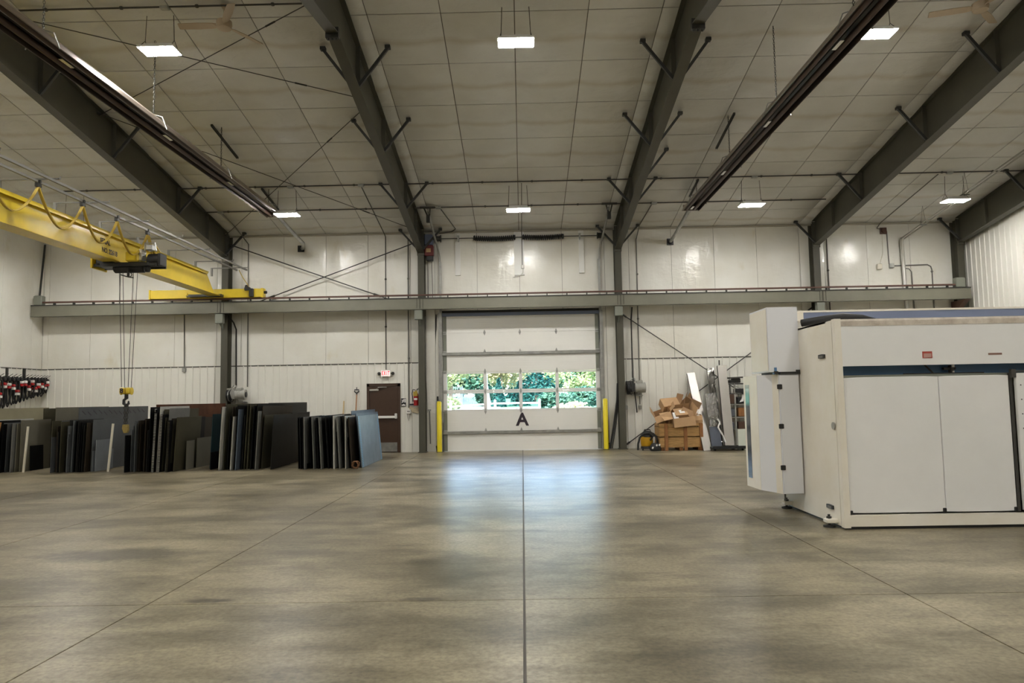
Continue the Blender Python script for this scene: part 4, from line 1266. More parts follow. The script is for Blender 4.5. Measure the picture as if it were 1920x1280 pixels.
sheet(-8.22, 18.5, 0.85, 0.74, 0.014, 'greybeige', 1.6, 'small grey beige offcut, right of two in front of the brown sheet')
for xx, h_, mm in ((-8.80, 1.42, 'bright'), (-8.66, 1.36, 'bright'), (-8.46, 1.22, 'olive')):
    s_ = sheet(xx, 17.46, 1.2, h_, 0.05, 'black', 2.4 if xx < -8.5 else 1.6, 'sheet bundle with ' + {-8.80: 'white striped edge, leftmost', -8.66: 'white striped edge, next to the leftmost', -8.46: 'dull olive striped edge'}[xx] + ', right of the crane hook', g3)
    WL[s_.name] = Vector(s_.location)
    Rm = Matrix.Rotation(radians(2.4 if xx < -8.5 else 1.6), 3, 'Y')
    mb = MB()
    for i in range(int(h_ / 0.034)):
        mb.rbox(Vector((xx, 17.457, 0.005)) + Rm @ Vector((0, 0, 0.015 + i * 0.034)), (0.051, 0.006, 0.014), Rm)
    ob('edge_print', mb, SH[mm], s_)
# fourth stack
g4 = 'steel sheets in the fourth stack from the left wall'
sheet(-7.72, 18.15, 1.3, 1.34, 0.016, 'teal', 2.6, 'teal film covered sheet at the left of the fourth stack')
sheet(-7.82, 18.5, 0.8, 1.22, 0.016, 'teal', 2.6, 'narrow dark teal sheet left of the other teal sheet')
sheet(-7.60, 17.9, 0.5, 0.42, 0.016, 'black', 1.0, 'low black offcut at the foot of the teal sheets')
strips(-7.42, -6.30, 17.75, 17, (1.57, 1.56, 1.55, 1.52, 1.3), ['black', 'dark', 'olive', 'black', 'brown', 'dark'], (2.4, 3.6), 'the tall stack below the left blower', g4, (1.5, 2.9))
for xx, h_, mm, lb in ((-7.30, 1.52, 'bright', 'bright sheet edge, leftmost in the fourth stack'), (-7.02, 1.28, 'bright', 'cream sheet edge in the fourth stack'), (-6.90, 1.45, 'bluegrey', 'blue grey sheet edge in the fourth stack'), (-6.42, 1.4, 'grey', 'thin grey sheet edge near the right of the fourth stack')):
    sheet(xx, 17.66, 0.9, h_, 0.02, mm, 3.0, lb, stk='the tall stack below the left blower')
sheet(-6.06, 17.70, 1.5, 1.30, 0.016, 'dark', 3.0, 'glossy dark sheet closing the fourth stack')
sheet(-6.10, 19.3, 1.6, 1.32, 0.016, 'dark', 2.0, 'dark sheet behind the glossy dark sheet of the fourth stack')
sheet(-6.5, 18.8, 3.3, 1.59, 0.02, 'dark', 0.3, 'tall dark sheet with top edge against the wall, behind the fourth stack')
# fifth stack
g5 = 'steel sheets in the stack before the walk door'
strips(-5.42, -4.06, 17.62, 20, (1.24, 1.25, 1.22, 1.26), ['black', 'black', 'dark', 'black', 'black', 'dark', 'brown'], (-1.2, -5.5), 'the stack before the walk door', g5, (1.6, 2.6))
for xx, h_, t_, mm, ln, lb in ((-5.20, 1.24, 0.022, 'grey', -1.0, 'grey sheet edge near the left of the fifth stack'), (-4.98, 1.24, 0.016, 'grey', -2.5, 'second grey sheet edge from the left of the fifth stack'),
                       (-4.80, 1.23, 0.026, 'grey', -3.0, 'third grey sheet edge from the left of the fifth stack'), (-4.50, 1.26, 0.034, 'bright', -0.5, 'broad bright sheet edge in the middle of the fifth stack'), (-4.36, 1.23, 0.034, 'grey', -3.2, 'broad grey sheet edge just right of the bright one in the fifth stack'),
                       (-4.22, 1.25, 0.022, 'bright', -0.5, 'narrow bright sheet edge near the blue sheet'), (-4.07, 1.22, 0.03, 'brown', -3.8, 'brownish sheet edge nearest the blue sheet')):
    sheet(xx, 17.56, 1.0, h_, t_, mm, ln, lb, stk='the stack before the walk door')
sheet(-3.86, 17.72, 2.5, 1.24, 0.02, 'blue', -5.5, 'pale blue film covered sheet closing the stack before the walk door')
mb = MB()
bs_ = [o_ for o_ in COL.objects if o_.get('label', '').startswith('pale blue film')][0]
Rm = Matrix.Rotation(radians(-5.5), 3, 'Y')
WL[bs_.name] = Vector(bs_.location)
for yy in (17.74, 20.05):
    mb = MB()
    for i in range(30):
        c = Vector((-3.86, yy + 0.07, 0.004)) + Rm @ Vector((0.012, 0, 0.03 + i * 0.041))
        mb.rbox(c, (0.006, 0.15, 0.018), Rm)
    ob('edge_print', mb, SH['blueprint'], bs_)
sheet(-3.98, 18.1, 2.7, 1.30, 0.016, 'bluegrey', -5.2, 'blue grey sheet directly behind the pale blue sheet')
sheet(-4.16, 18.3, 2.9, 1.36, 0.016, 'bluegrey', -4.0, 'blue grey sheet, tallest at the back of the stack before the walk door')
ORD = 'first second third fourth fifth sixth seventh eighth ninth tenth eleventh twelfth thirteenth fourteenth fifteenth sixteenth seventeenth eighteenth nineteenth twentieth'.split()
TENS = ['twenty-' + q for q in ORD[:9]] + ['thirtieth']
ORD = ORD + TENS
HUE = {'black': 'black', 'dark': 'dark grey', 'brown': 'dark brown', 'olive': 'olive', 'grey': 'grey', 'slate': 'slate grey', 'greybeige': 'grey beige', 'bright': 'bright'}
for ph, lst in STK.items():
    lst.sort(key=lambda q: q[0])
    for i, (x, o_, m_, g) in enumerate(lst):
        if 'label' not in o_:
            o_['label'] = HUE[m_] + ' sheet edge, ' + ORD[i] + ' from left in ' + ph
            o_['category'] = 'sheet'
# tangle of rusty strapping at the foot of the fifth stack
mb = MB()
for i in range(6):
    c = Vector((-3.98 + rs.uniform(-0.05, 0.05), 17.50, 0.10)); a0 = rs.random() * 6
    mb.tube([c + Vector((0.09 * cos(a0 + q * 0.8) * (0.6 + 0.4 * rs.random()), rs.uniform(-0.04, 0.04), max(-0.085, 0.09 * sin(a0 + q * 0.8)))) for q in range(8)], 0.008, 4)
mb.tube([(-4.02, 17.5, 0.01), (-3.98, 17.48, 0.03), (-3.92, 17.5, 0.012)], 0.012, 4)
tag(ob('strapping_tangle', mb, mat('rusty_strap', (0.22, 0.11, 0.05), 0.7)), 'small rusty tangle of strapping before the blue sheet', 'strapping')

# ================================================================== STRAPS ON THE LEFT WALL
mb = MB()
for yy in (21.2, 21.95):
    mb.box(XL + 0.0, XL + 0.06, yy - 0.03, yy + 0.03, 2.44, 2.76)
mb.box(XL + 0.02, XL + 0.07, 20.5, 22.75, 2.42, 2.48)
tag(ob('hook_rail', mb, M['dark']), 'dark rail on two short posts that carries the hanging straps', 'rail')
rc = random.Random(5)
SY = [20.62, 20.80, 20.98, 21.16, 21.34, 21.50, 21.66, 21.82, 21.98, 22.12, 22.27, 22.42, 22.56, 22.68]
for i, yy in enumerate(SY):
    u = i / (len(SY) - 1)
    ln = 0.95 - 0.48 * u + rc.uniform(-0.04, 0.04)
    zt = 2.47
    x = XL + 0.17
    t = thing('hanging_strap', ORD[i] + ' hanging strap from the left on the left wall, black with red and white tags', 'strap', (XL + 0.1, yy, zt - ln), 'black straps on the left wall hooks')
    mb = MB(); mb.tube([(XL + 0.06, yy, zt), (x + 0.04, yy, zt + 0.0), (x + 0.20, yy, zt + 0.09)], 0.008, 5)
    ob('hook', mb, M['dark'], t)
    for k_ in range(2):
        w_ = rc.uniform(0.05, 0.085); dx = 0.05 * k_ + rc.uniform(-0.02, 0.02)
        pts = []
        for q in range(14):
            a = q / 14 * 2 * pi
            pts.append((x + dx + w_ * sin(a), yy + (k_ - 0.5) * 0.06 + 0.02 * sin(2 * a), zt + 0.01 - ln * (0.5 - 0.5 * cos(a))))
        mb = MB(); mb.tube(pts, [0.024 if zt - p[2] < ln * 0.7 else 0.017 for p in pts], 5, True)
        ob('strap_loop', mb, M['black'], t, smooth=True)
    mb = MB(); mb.rbox((x + 0.06, yy, zt - 0.06), (0.14, 0.10, 0.10), None, 0.02)
    ob('buckle', mb, M['black'], t)
    zz = zt - ln * rc.uniform(0.30, 0.52)
    if i in (1,): zz = zt - 0.2
    mb = MB(); mb.rbox((x + 0.09, yy - 0.02, zz), (0.13, 0.11, 0.075), None, 0.015)
    ob('red_tag', mb, M['red'], t)
    mb = MB(); mb.rbox((x + 0.10, yy - 0.02, zz + rc.choice((-0.085, 0.085))), (0.12, 0.10, 0.075), None, 0.01)
    ob('white_tag', mb, M['paper'], t)

# ================================================================== AT THE WALK DOOR
t = thing('exit_sign', 'lit red and white EXIT sign with two side lamps over the walk door', 'exit sign', (-4.21, YW - 0.03, 2.33))
mb = MB(); mb.rbox((-4.21, YW - 0.07, 2.44), (0.30, 0.07, 0.20), None, 0.008)
ob('housing', mb, M['white'], t)
mb = MB(); mb.box(-4.345, -4.075, YW - 0.109, YW - 0.105, 2.355, 2.525)
ob('lit_face', mb, M['exit_face'], t)
mb = MB(); put_text(mb, 'E X I T', 0.165, (-4.21, YW - 0.111, 2.44), (1, 0, 0), (0, 0, 1), 0.003, 0.007, 0.50)
ob('lettering', mb, M['exit_red'], t)
for s in (-1, 1):
    mb = MB(); mb.cyl((-4.21 + s * 0.15, YW - 0.06, 2.44), (-4.21 + s * 0.19, YW - 0.07, 2.44), 0.012, 6)
    mb.lathe([(0.02, -0.03), (0.05, 0.02), (0.05, 0.035)], (-4.21 + s * 0.215, YW - 0.08, 2.44), 10, 'y', None)
    ob('side_lamp', mb, M['dark'], t)
t = thing('fire_extinguisher', 'red fire extinguisher on the wall beside the steel column', 'extinguisher', (-3.27, YW - 0.10, 1.42))
mb = MB(); mb.lathe([(0.06, 0), (0.075, 0.01), (0.078, 0.30), (0.07, 0.36), (0.03, 0.40)], (-3.27, YW - 0.11, 1.43), 18)
ob('cylinder', mb, M['red'], t, smooth=True)
mb = MB(); mb.box(-3.32, -3.22, YW - 0.195, YW - 0.188, 1.60, 1.66)
ob('label', mb, M['paper'], t)
mb = MB(); mb.box(-3.345, -3.215, YW - 0.2, YW - 0.19, 1.72, 1.86); mb.cyl((-3.27, YW - 0.11, 1.83), (-3.27, YW - 0.11, 1.90), 0.025, 8)
ob('instruction_collar', mb, M['cable_yellow'], t)
mb = MB(); mb.bar((-3.25, YW - 0.11, 1.90), (-3.16, YW - 0.14, 1.94), 0.025, 0.015); mb.bar((-3.25, YW - 0.11, 1.92), (-3.17, YW - 0.14, 1.97), 0.025, 0.015)
mb.tube([(-3.29, YW - 0.11, 1.91), (-3.36, YW - 0.12, 1.93), (-3.39, YW - 0.12, 1.80), (-3.36, YW - 0.13, 1.55)], 0.013, 6)
ob('valve_and_hose', mb, M['black'], t, smooth=True)
t = thing('picture_sign', 'black picture sign with a white figure right of the walk door', 'sign', (-3.67, YW - 0.02, 1.41))
mb = MB(); mb.box(-3.745, -3.595, YW - 0.03, YW - 0.02, 1.41, 1.66)
ob('sign_board', mb, M['black'], t)
mb = MB(); yy = YW - 0.032
mb.box(-3.645, -3.605, yy - 0.002, yy, 1.53, 1.645)
mb.prism([(-3.735, 1.62), (-3.70, 1.60), (-3.67, 1.645), (-3.655, 1.62), (-3.665, 1.55), (-3.69, 1.53), (-3.735, 1.53), (-3.70, 1.57)], yy - 0.002, yy)
mb.prism([(-3.73, 1.455), (-3.67, 1.485), (-3.61, 1.455), (-3.61, 1.43), (-3.73, 1.43)], yy - 0.0015, yy)
ob('pictogram', mb, M['paper'], t)
t = thing('wall_switch', 'white switch box with hanging wires beside the picture sign', 'switch', (-3.51, YW - 0.05, 1.18))
mb = MB(); mb.rbox((-3.51, YW - 0.06, 1.25), (0.15, 0.07, 0.13), None, 0.01)
ob('box', mb, M['white'], t)
for s in (-1, 1):
    mb = MB(); mb.box(-3.51 + s * 0.02 - 0.014, -3.51 + s * 0.02 + 0.014, YW - 0.098, YW - 0.094, 1.235, 1.27)
    ob('rocker', mb, M['black'], t)
mb = MB(); mb.tube([(-3.56, YW - 0.05, 1.19), (-3.535, YW - 0.05, 1.05), (-3.51, YW - 0.05, 0.96), (-3.49, YW - 0.05, 1.05), (-3.465, YW - 0.05, 1.19)], 0.006, 4)
ob('wire', mb, M['conduit'], t)
mb = MB(); mb.prism([(-3.50, 1.40), (-3.44, 1.42), (-3.36, 1.36), (-3.14, 1.38), (-3.15, 1.20), (-3.24, 1.19), (-3.40, 1.22), (-3.49, 1.30)], YW - 0.03, YW - 0.02)
pt = tag(ob('paper_patch', mb, M['plank']), 'torn tan paper patch on the wall under the fire extinguisher', 'paper')
WL[pt.name] = Vector(pt.location)
pt.data.materials[0] = mat('tan_paper', (0.52, 0.44, 0.30), 0.8, var=0.3, vscale=12)
mb = MB(); mb.rbox((-3.41, YW - 0.04, 1.465), (0.14, 0.012, 0.05)); tag(ob('small_tag', mb, M['text_black']), 'small dark tag on the wall left of the extinguisher bottom', 'tag')
t = thing('shovel', 'wood handled shovel with black D grip left of the walk door', 'shovel', (-5.13, YW - 0.15, 0.3))
mb = MB(); mb.cyl((-5.13, YW - 0.30, 0.45), (-5.12, YW - 0.07, 1.80), 0.02, 8)
ob('shaft', mb, M['handle_wood'], t)
mb = MB(); mb.tube([(-5.12, YW - 0.07, 1.78), (-5.12, YW - 0.065, 1.84), (-5.19, YW - 0.06, 1.90), (-5.185, YW - 0.06, 1.95), (-5.055, YW - 0.06, 1.95), (-5.05, YW - 0.06, 1.90), (-5.12, YW - 0.065, 1.84)], 0.018, 6)
mb.cyl((-5.12, YW - 0.06, 1.95), (-5.12, YW - 0.055, 2.03), 0.012, 6)
ob('grip', mb, M['black'], t)
mb = MB(); mb.prism([(-5.25, 0.12), (-5.13, 0.03), (-5.01, 0.12), (-5.01, 0.38), (-5.06, 0.46), (-5.20, 0.46), (-5.25, 0.38)], YW - 0.36, YW - 0.345)
ob('blade', mb, M['dark'], t)
mb = MB(); mb.bar((-5.56, YW - 0.30, 0.01), (-5.52, YW - 0.05, 1.61), 0.035, 0.022)
tag(ob('wood_stick', mb, M['stick_wood']), 'pale wooden stick leaning on the wall left of the shovel', 'stick')

# ================================================================== BLOWERS ON THE WALL
def blower(x, z, label, dark):
    t = thing('wall_blower', label, 'blower', (x, YW - 0.25, z - 0.25))
    yb = YW - 0.30
    mb = MB(); mb.lathe([(0.09, -0.14), (0.145, -0.13), (0.155, -0.10), (0.155, 0.13), (0.15, 0.15)], (x + 0.16, yb, z), 20, 'x')
    for q in range(4): mb.lathe([(0.158, -0.006), (0.163, 0.0), (0.158, 0.006)], (x + 0.08 + q * 0.045, yb, z), 20, 'x')
    ob('motor', mb, M['motor'], t, smooth=True)
    mb = MB(); mb.lathe([(0.07, 0), (0.155, 0.0), (0.16, 0.03), (0.12, 0.045), (0.09, 0.03)], (x + 0.31, yb, z), 20, 'x')
    ob('fan_cover', mb, M['motor'], t, smooth=True)
    mb = MB(); mb.lathe([(0.03, -0.01), (0.085, 0.0), (0.085, 0.035), (0.03, 0.04)], (x + 0.325, yb, z), 14, 'x')
    ob('fan_grille', mb, M['black'], t)
    mb = MB(); mb.rbox((x + 0.16, yb - 0.02, z + 0.17), (0.20, 0.16, 0.09), None, 0.015)
    ob('terminal_box', mb, M['motor'], t)
    mb = MB(); mb.prism([(x - 0.22, z + 0.20), (x - 0.05, z + 0.20), (x + 0.0, z + 0.12), (x + 0.03, z + 0.14), (x + 0.03, z - 0.13), (x - 0.07, z - 0.13), (x - 0.12, z + 0.02), (x - 0.22, z + 0.10)], yb - 0.06, yb + 0.22)
    ob('gear_bracket', mb, M['motor'] if not dark else M['dark'], t)
    mb = MB(); mb.lathe([(0.10, -0.04), (0.19, -0.03), (0.19, 0.03), (0.10, 0.04)], (x - 0.18, yb, z - 0.02), 18, 'x')
    ob('reel', mb, M['black'], t, smooth=True)
    for q in range(3):
        mb = MB(); mb.tube([(x - 0.19 + 0.05 * q, yb + 0.20 * cos(a), z - 0.02 + (0.17 + 0.012 * q) * sin(a)) for a in [k_ * pi / 7 for k_ in range(14)]], 0.011, 5, True)
        ob('cable_coil', mb, M['galv'] if (q == 1 and not dark) else M['black'], t)
    mb = MB(); mb.tube([(x - 0.15, yb, z + 0.19), (x - 0.06, yb, z + 0.24), (x - 0.02, yb, z + 0.30)], 0.012, 5)
    mb.lathe([(0.02, -0.03), (0.05, -0.02), (0.05, 0.02), (0.02, 0.03)], (x + 0.02, yb + 0.02, z + 0.24), 12, 'x')
    ob('cable_guide', mb, M['galv'], t)
    mb = MB(); mb.box(x - 0.05, x + 0.30, YW - 0.10, YW - 0.015, z - 0.26, z - 0.22); mb.bar((x + 0.12, YW - 0.05, z - 0.24), (x + 0.16, yb, z - 0.14), 0.10, 0.03)
    ob('shelf_bracket', mb, M['galv'], t)
blower(-8.83, 1.86, 'grey electric blower with cable reel above the steel sheets', False)
blower(3.43, 1.86, 'grey electric blower with black cable reel right of the overhead door', True)
for x, lab in ((3.21, 'small grey outlet box below the reel of the right blower'), (3.64, 'round grey outlet under the right blower motor')):
    mb = MB(); mb.rbox((x, YW - 0.05, 1.26), (0.09, 0.06, 0.13), None, 0.012); mb.lathe([(0.035, -0.02), (0.035, 0.02)], (x, YW - 0.09, 1.26), 12, 'y')
    tag(ob('outlet_box', mb, M['galv']), lab, 'outlet')
# ================================================================== ROUND THE OVERHEAD DOOR
for x, lab in ((-2.54, 'yellow bollard left of the overhead door'), (2.54, 'yellow bollard right of the overhead door')):
    t = thing('bollard', lab, 'bollard', (x, 22.55, 0), 'yellow bollards beside the overhead door')
    mb = MB(); mb.lathe([(0.075, 0), (0.075, 1.50), (0.06, 1.535), (0.02, 1.55)], (x, 22.52, 0), 18)
    ob('sleeve', mb, M['yellow_post'], t, smooth=True)
    mb = MB(); mb.lathe([(0.10, 0), (0.10, 0.012), (0.076, 0.014)], (x, 22.52, 0), 18)
    ob('base_ring', mb, M['dark'], t)
t = thing('door_sensor', 'small black sensor on the left door track above the bollard', 'sensor', (-2.60, 22.68, 1.56))
mb = MB(); mb.rbox((-2.60, 22.68, 1.63), (0.05, 0.06, 0.14), None, 0.008)
ob('sensor_body', mb, M['black'], t)
mb = MB(); mb.tube([(-2.62, 22.6, 0.03), (-2.64, 22.58, 0.18), (-2.60, 22.6, 0.2)], 0.02, 6); tag(ob('floor_sensor', mb, M['black']), 'small black photo eye at the foot of the left bollard', 'sensor')
mb = MB(); mb.tube([(2.66, 22.6, 0.03), (2.68, 22.58, 0.16), (2.62, 22.6, 0.18)], 0.02, 6); tag(ob('floor_sensor', mb, M['black']), 'small black photo eye at the foot of the right bollard', 'sensor')
t = thing('door_opener', 'dark red and grey door opener high left of the overhead door', 'door opener', (-2.81, 22.55, 5.98))
mb = MB(); mb.rbox((-2.81, 22.55, 6.56), (0.26, 0.24, 0.34), None, 0.02)
ob('motor', mb, M['blue_grey'], t)
mb = MB(); mb.rbox((-2.80, 22.52, 6.22), (0.28, 0.22, 0.34), None, 0.02)
ob('gear_case', mb, mat('dark_red_case', (0.12, 0.015, 0.015), 0.4), t)
mb = MB(); mb.box(-2.88, -2.74, 22.40, 22.41, 6.16, 6.28)
ob('rating_plate', mb, mat('amber_plate', (0.5, 0.33, 0.17), 0.5), t)
mb = MB(); mb.rbox((-2.78, 22.53, 5.98), (0.22, 0.18, 0.16), None, 0.02); mb.cyl((-2.66, 22.62, 6.62), (-2.92, 22.62, 6.62), 0.04, 10)
ob('chain_hoist', mb, M['black'], t)
mb = MB(); mb.tube([(-2.86, 22.60, 5.92), (-2.87, 22.70, 4.6)], 0.008, 4); mb.tube([(-2.74, 22.60, 5.92), (-2.72, 22.70, 4.6)], 0.008, 4)
ob('hand_chain', mb, M['dark'], t)
t = thing('chain_guide', 'thin grey post on the wall left of the overhead door', 'post', (-2.86, 22.7, 0.2))
mb = MB(); mb.cyl((-2.84, 22.70, 0.25), (-2.86, 22.70, 1.30), 0.018, 6)
ob('post', mb, M['conduit'], t)
mb = MB(); mb.rbox((-2.86, 22.69, 1.28), (0.10, 0.05, 0.05)); mb.tube([(-2.92, 22.7, 1.2), (-2.96, 22.72, 2.6), (-2.97, 22.72, 4.2)], 0.007, 4)
ob('keeper', mb, M['galv'], t)
mb = MB(); mb.tube([(2.95, 22.60, 2.0), (2.92, 22.58, 1.5), (2.80, 22.56, 0.75), (2.66, 22.55, 0.03)], 0.035, 7)
mb.tube([(2.99, 22.62, 2.2), (2.96, 22.58, 1.5), (2.86, 22.56, 0.75), (2.72, 22.52, 0.03)], 0.016, 6)
tag(ob('leaning_hose', mb, M['rubber'], smooth=True), 'black hose hanging beside the right column and the bollard', 'hose')

# ================================================================== RIGHT OF THE DOOR: crate, boxes, vacuum
cx0, cx1, cy0, cy1 = 3.98, 5.26, 21.55, 22.35
t = thing('wooden_crate', 'open wooden crate heaped with cardboard boxes', 'crate', ((cx0 + cx1) / 2, (cy0 + cy1) / 2, 0))
for z0, z1 in ((0.10, 0.385), (0.41, 0.685), (0.70, 0.78)):
    for fy in (cy0 + 0.02, cy1 - 0.02):
        mb = MB(); mb.box(cx0 + 0.02, cx1 - 0.02, fy - 0.01, fy + 0.01, z0, z1 - 0.004)
        ob('side_board', mb, M['wood'], t)
    for fx in (cx0 + 0.02, cx1 - 0.02):
        mb = MB(); mb.box(fx - 0.01, fx + 0.01, cy0 + 0.03, cy1 - 0.03, z0, z1)
        ob('end_board', mb, M['wood'], t)
for x in (cx0 + 0.20, (cx0 + cx1) / 2 + 0.12, cx1 - 0.06):
    mb = MB(); mb.rbox((x, cy0 - 0.015, 0.395), (0.095, 0.05, 0.79), None, 0.005)
    ob('front_post', mb, M['wood_dark'], t)
mb = MB(); mb.box(cx0 + 0.01, cx1, cy0 - 0.006, cy0 + 0.008, 0.70, 0.785)
ob('top_rail', mb, M['wood'], t)
for x in (cx0 + 0.06, cx1 - 0.06):
    mb = MB(); mb.rbox((x, cy1 + 0.0, 0.39), (0.09, 0.04, 0.78), None, 0.005)
    ob('rear_post', mb, M['wood_dark'], t)
mb = MB(); mb.box(cx0 + 0.02, cx1 - 0.02, cy0 + 0.03, cy1 - 0.03, 0.09, 0.11)
ob('crate_floor', mb, M['wood'], t)
for x in (cx0 + 0.1, (cx0 + cx1) / 2, cx1 - 0.1):
    mb = MB(); mb.box(x - 0.05, x + 0.05, cy0 + 0.05, cy1 - 0.05, 0.0, 0.09)
    ob('runner', mb, M['wood_dark'], t)
def eul(rx, ry, rz):
    from mathutils import Euler
    return Euler((radians(rx), radians(ry), radians(rz))).to_matrix()
def carton(c, size, rot, label, flaps=None, closed=False, m_='card', lab=None):
    """a box: body walls, and flaps given as (side, opening angle)"""
    a, b_, h = [q / 2 for q in size]
    Rm = eul(*rot); c = Vector(c)
    t = thing('cardboard_box', label, 'box', c, 'cardboard boxes heaped on the crate')
    mb = MB()
    th = 0.006
    def P(x, y, z): return c + Rm @ Vector((x, y, z))
    def bx(x0, x1, y0, y1, z0, z1): mb.hexa([P(x0, y0, z0), P(x1, y0, z0), P(x1, y1, z0), P(x0, y1, z0), P(x0, y0, z1), P(x1, y0, z1), P(x1, y1, z1), P(x0, y1, z1)])
    if closed:
        bx(-a, a, -b_, b_, -h, h)
    else:
        bx(-a, a, -b_, b_, -h, -h + th); bx(-a, -a + th, -b_, b_, -h, h); bx(a - th, a, -b_, b_, -h, h); bx(-a, a, -b_, -b_ + th, -h, h); bx(-a, a, b_ - th, b_, -h, h)
    ob('box_body', mb, M[m_], t)
    for side, ang, fl in (flaps or []):
        an = radians(ang)          # 0 = straight up, 90 = horizontal outward
        mb = MB()
        d = fl
        if side in ('x+', 'x-'):
            s = 1 if side == 'x+' else -1
            p = [(s * a, -b_, h), (s * a, b_, h), (s * (a + d * sin(an)), b_, h + d * cos(an)), (s * (a + d * sin(an)), -b_, h + d * cos(an))]
        else:
            s = 1 if side == 'y+' else -1
            p = [(-a, s * b_, h), (a, s * b_, h), (a, s * (b_ + d * sin(an)), h + d * cos(an)), (-a, s * (b_ + d * sin(an)), h + d * cos(an))]
        q = [P(*v) for v in p]
        nrm = (q[1] - q[0]).cross(q[3] - q[0]).normalized() * 0.005
        mb.hexa(q + [v + nrm for v in q])
        ob('flap', mb, M[m_], t)
    if lab:
        mb = MB(); x, y, z, sx, sy, ax = lab
        if ax == 'z': q = [P(x - sx, y - sy, z), P(x + sx, y - sy, z), P(x + sx, y + sy, z), P(x - sx, y + sy, z)]
        else: q = [P(x - sx, y, z - sy), P(x + sx, y, z - sy), P(x + sx, y, z + sy), P(x - sx, y, z + sy)]
        nrm = (q[1] - q[0]).cross(q[3] - q[0]).normalized() * 0.003
        mb.hexa(q + [v + nrm for v in q])
        ob('paper_label', mb, M['paper'], t)
    return t
carton((4.18, 21.85, 1.00), (0.50, 0.40, 0.30), (24, -20, -14), 'open tan box tipping off the left end of the crate', [('y-', 140, 0.20), ('x-', 10, 0.2), ('x+', 60, 0.2)])
carton((4.40, 22.02, 1.32), (0.52, 0.36, 0.24), (42, -4, 12), 'closed tan box on top of the heap at the left', None, True)
carton((4.66, 21.72, 0.93), (0.66, 0.46, 0.28), (26, -6, 8), 'large open box at the front of the heap with flaps folded out', [('y-', 150, 0.26), ('x+', 20, 0.26), ('x-', 95, 0.26), ('y+', 0, 0.2)])
carton((4.63, 21.66, 1.07), (0.38, 0.30, 0.14), (38, -4, 10), 'small closed box with white label inside the front box', None, True, 'card', (0.04, 0.0, 0.073, 0.08, 0.07, 'z'))
carton((4.95, 21.90, 1.10), (0.46, 0.36, 0.30), (22, 26, -12), 'open box at the right of the heap with one flap up', [('y-', 120, 0.22), ('x-', 15, 0.22), ('y+', 10, 0.2)], m_='card_dark')
carton((5.05, 21.72, 0.90), (0.42, 0.34, 0.22), (4, -6, -4), 'tan box hanging over the right end of the crate', [('y-', 165, 0.14)])
carton((4.78, 22.14, 1.26), (0.40, 0.30, 0.26), (10, 30, 30), 'dark open box at the back of the heap', [('x+', -10, 0.18), ('x-', 20, 0.18), ('y-', 30, 0.18)], m_='card_dark')
carton((5.02, 22.16, 1.26), (0.42, 0.30, 0.24), (20, 34, -10), 'brown box tipped up at the back right of the heap', [('x-', 20, 0.2), ('y+', 30, 0.2)], m_='card_dark')
carton((4.36, 21.70, 0.88), (0.30, 0.24, 0.16), (14, -10, 20), 'small dark box low at the left of the heap', None, True, 'card_in')
mb = MB(); Rm = eul(60, 0, 14); mb.rbox((4.47, 21.52, 1.01), (0.16, 0.22, 0.003), Rm); tag(ob('paper_sheet', mb, M['paper']), 'white paper sheet tucked beside the small labelled box', 'paper')

vx, vy = 3.70, 21.95
t = thing('shop_vacuum', 'yellow and black shop vacuum with hose beside the crate', 'vacuum cleaner', (vx, vy, 0))
mb = MB(); mb.lathe([(0.15, 0.10), (0.175, 0.13), (0.19, 0.36), (0.185, 0.40)], (vx - 0.02, vy, 0), 20)
ob('drum', mb, mat('vacuum_yellow', (0.62, 0.34, 0.02), 0.4), t, smooth=True)
mb = MB(); mb.lathe([(0.195, 0.39), (0.20, 0.44), (0.16, 0.52), (0.09, 0.56), (0.03, 0.57)], (vx, vy, 0), 20); mb.tube([(vx - 0.10, vy, 0.54), (vx - 0.08, vy, 0.60), (vx + 0.08, vy, 0.60), (vx + 0.10, vy, 0.54)], 0.016, 6)
ob('motor_head', mb, M['black'], t, smooth=True)
mb = MB(); mb.lathe([(0.20, 0.05), (0.21, 0.07), (0.20, 0.12), (0.16, 0.13)], (vx, vy, 0), 16)
for q in range(4): mb.cyl((vx + 0.2 * cos(q * pi / 2 + .6) - 0.015, vy + 0.2 * sin(q * pi / 2 + .6), 0.035), (vx + 0.2 * cos(q * pi / 2 + .6) + 0.015, vy + 0.2 * sin(q * pi / 2 + .6), 0.035), 0.033, 10)
ob('caster_base', mb, M['black'], t)
hp = [(vx + 0.05, vy - 0.2, 0.30), (vx + 0.12, vy - 0.24, 0.42), (vx + 0.02, vy - 0.22, 0.52), (vx - 0.14, vy - 0.20, 0.50), (vx - 0.26, vy - 0.20, 0.38), (vx - 0.31, vy - 0.2, 0.20), (vx - 0.32, vy - 0.2, 0.02)]
mb = MB(); mb.tube(hp, 0.03, 8)
mb.tube([(vx + 0.12, vy - 0.2, 0.50), (vx + 0.22, vy - 0.22, 0.40), (vx + 0.25, vy - 0.22, 0.22), (vx + 0.2, vy - 0.22, 0.08)], 0.035, 8)
ob('hose', mb, M['rubber'], t, smooth=True)
t = thing('tool_bag', 'small dark bag with white bits before the shop vacuum', 'bag', (vx + 0.16, vy - 0.36, 0))
mb = MB(); mb.lathe([(0.14, 0.0), (0.17, 0.06), (0.15, 0.16), (0.09, 0.22), (0.04, 0.23)], (vx + 0.16, vy - 0.36, 0), 12)
ob('bag_body', mb, M['rubber'], t, smooth=True)
for dx, dz in ((-0.10, 0.10), (0.02, 0.17), (0.10, 0.18)):
    mb = MB(); mb.rbox((vx + 0.16 + dx, vy - 0.50, dz), (0.04, 0.05, 0.06), eul(20, 20, 20), 0.01)
    ob('white_piece', mb, M['paper'], t)

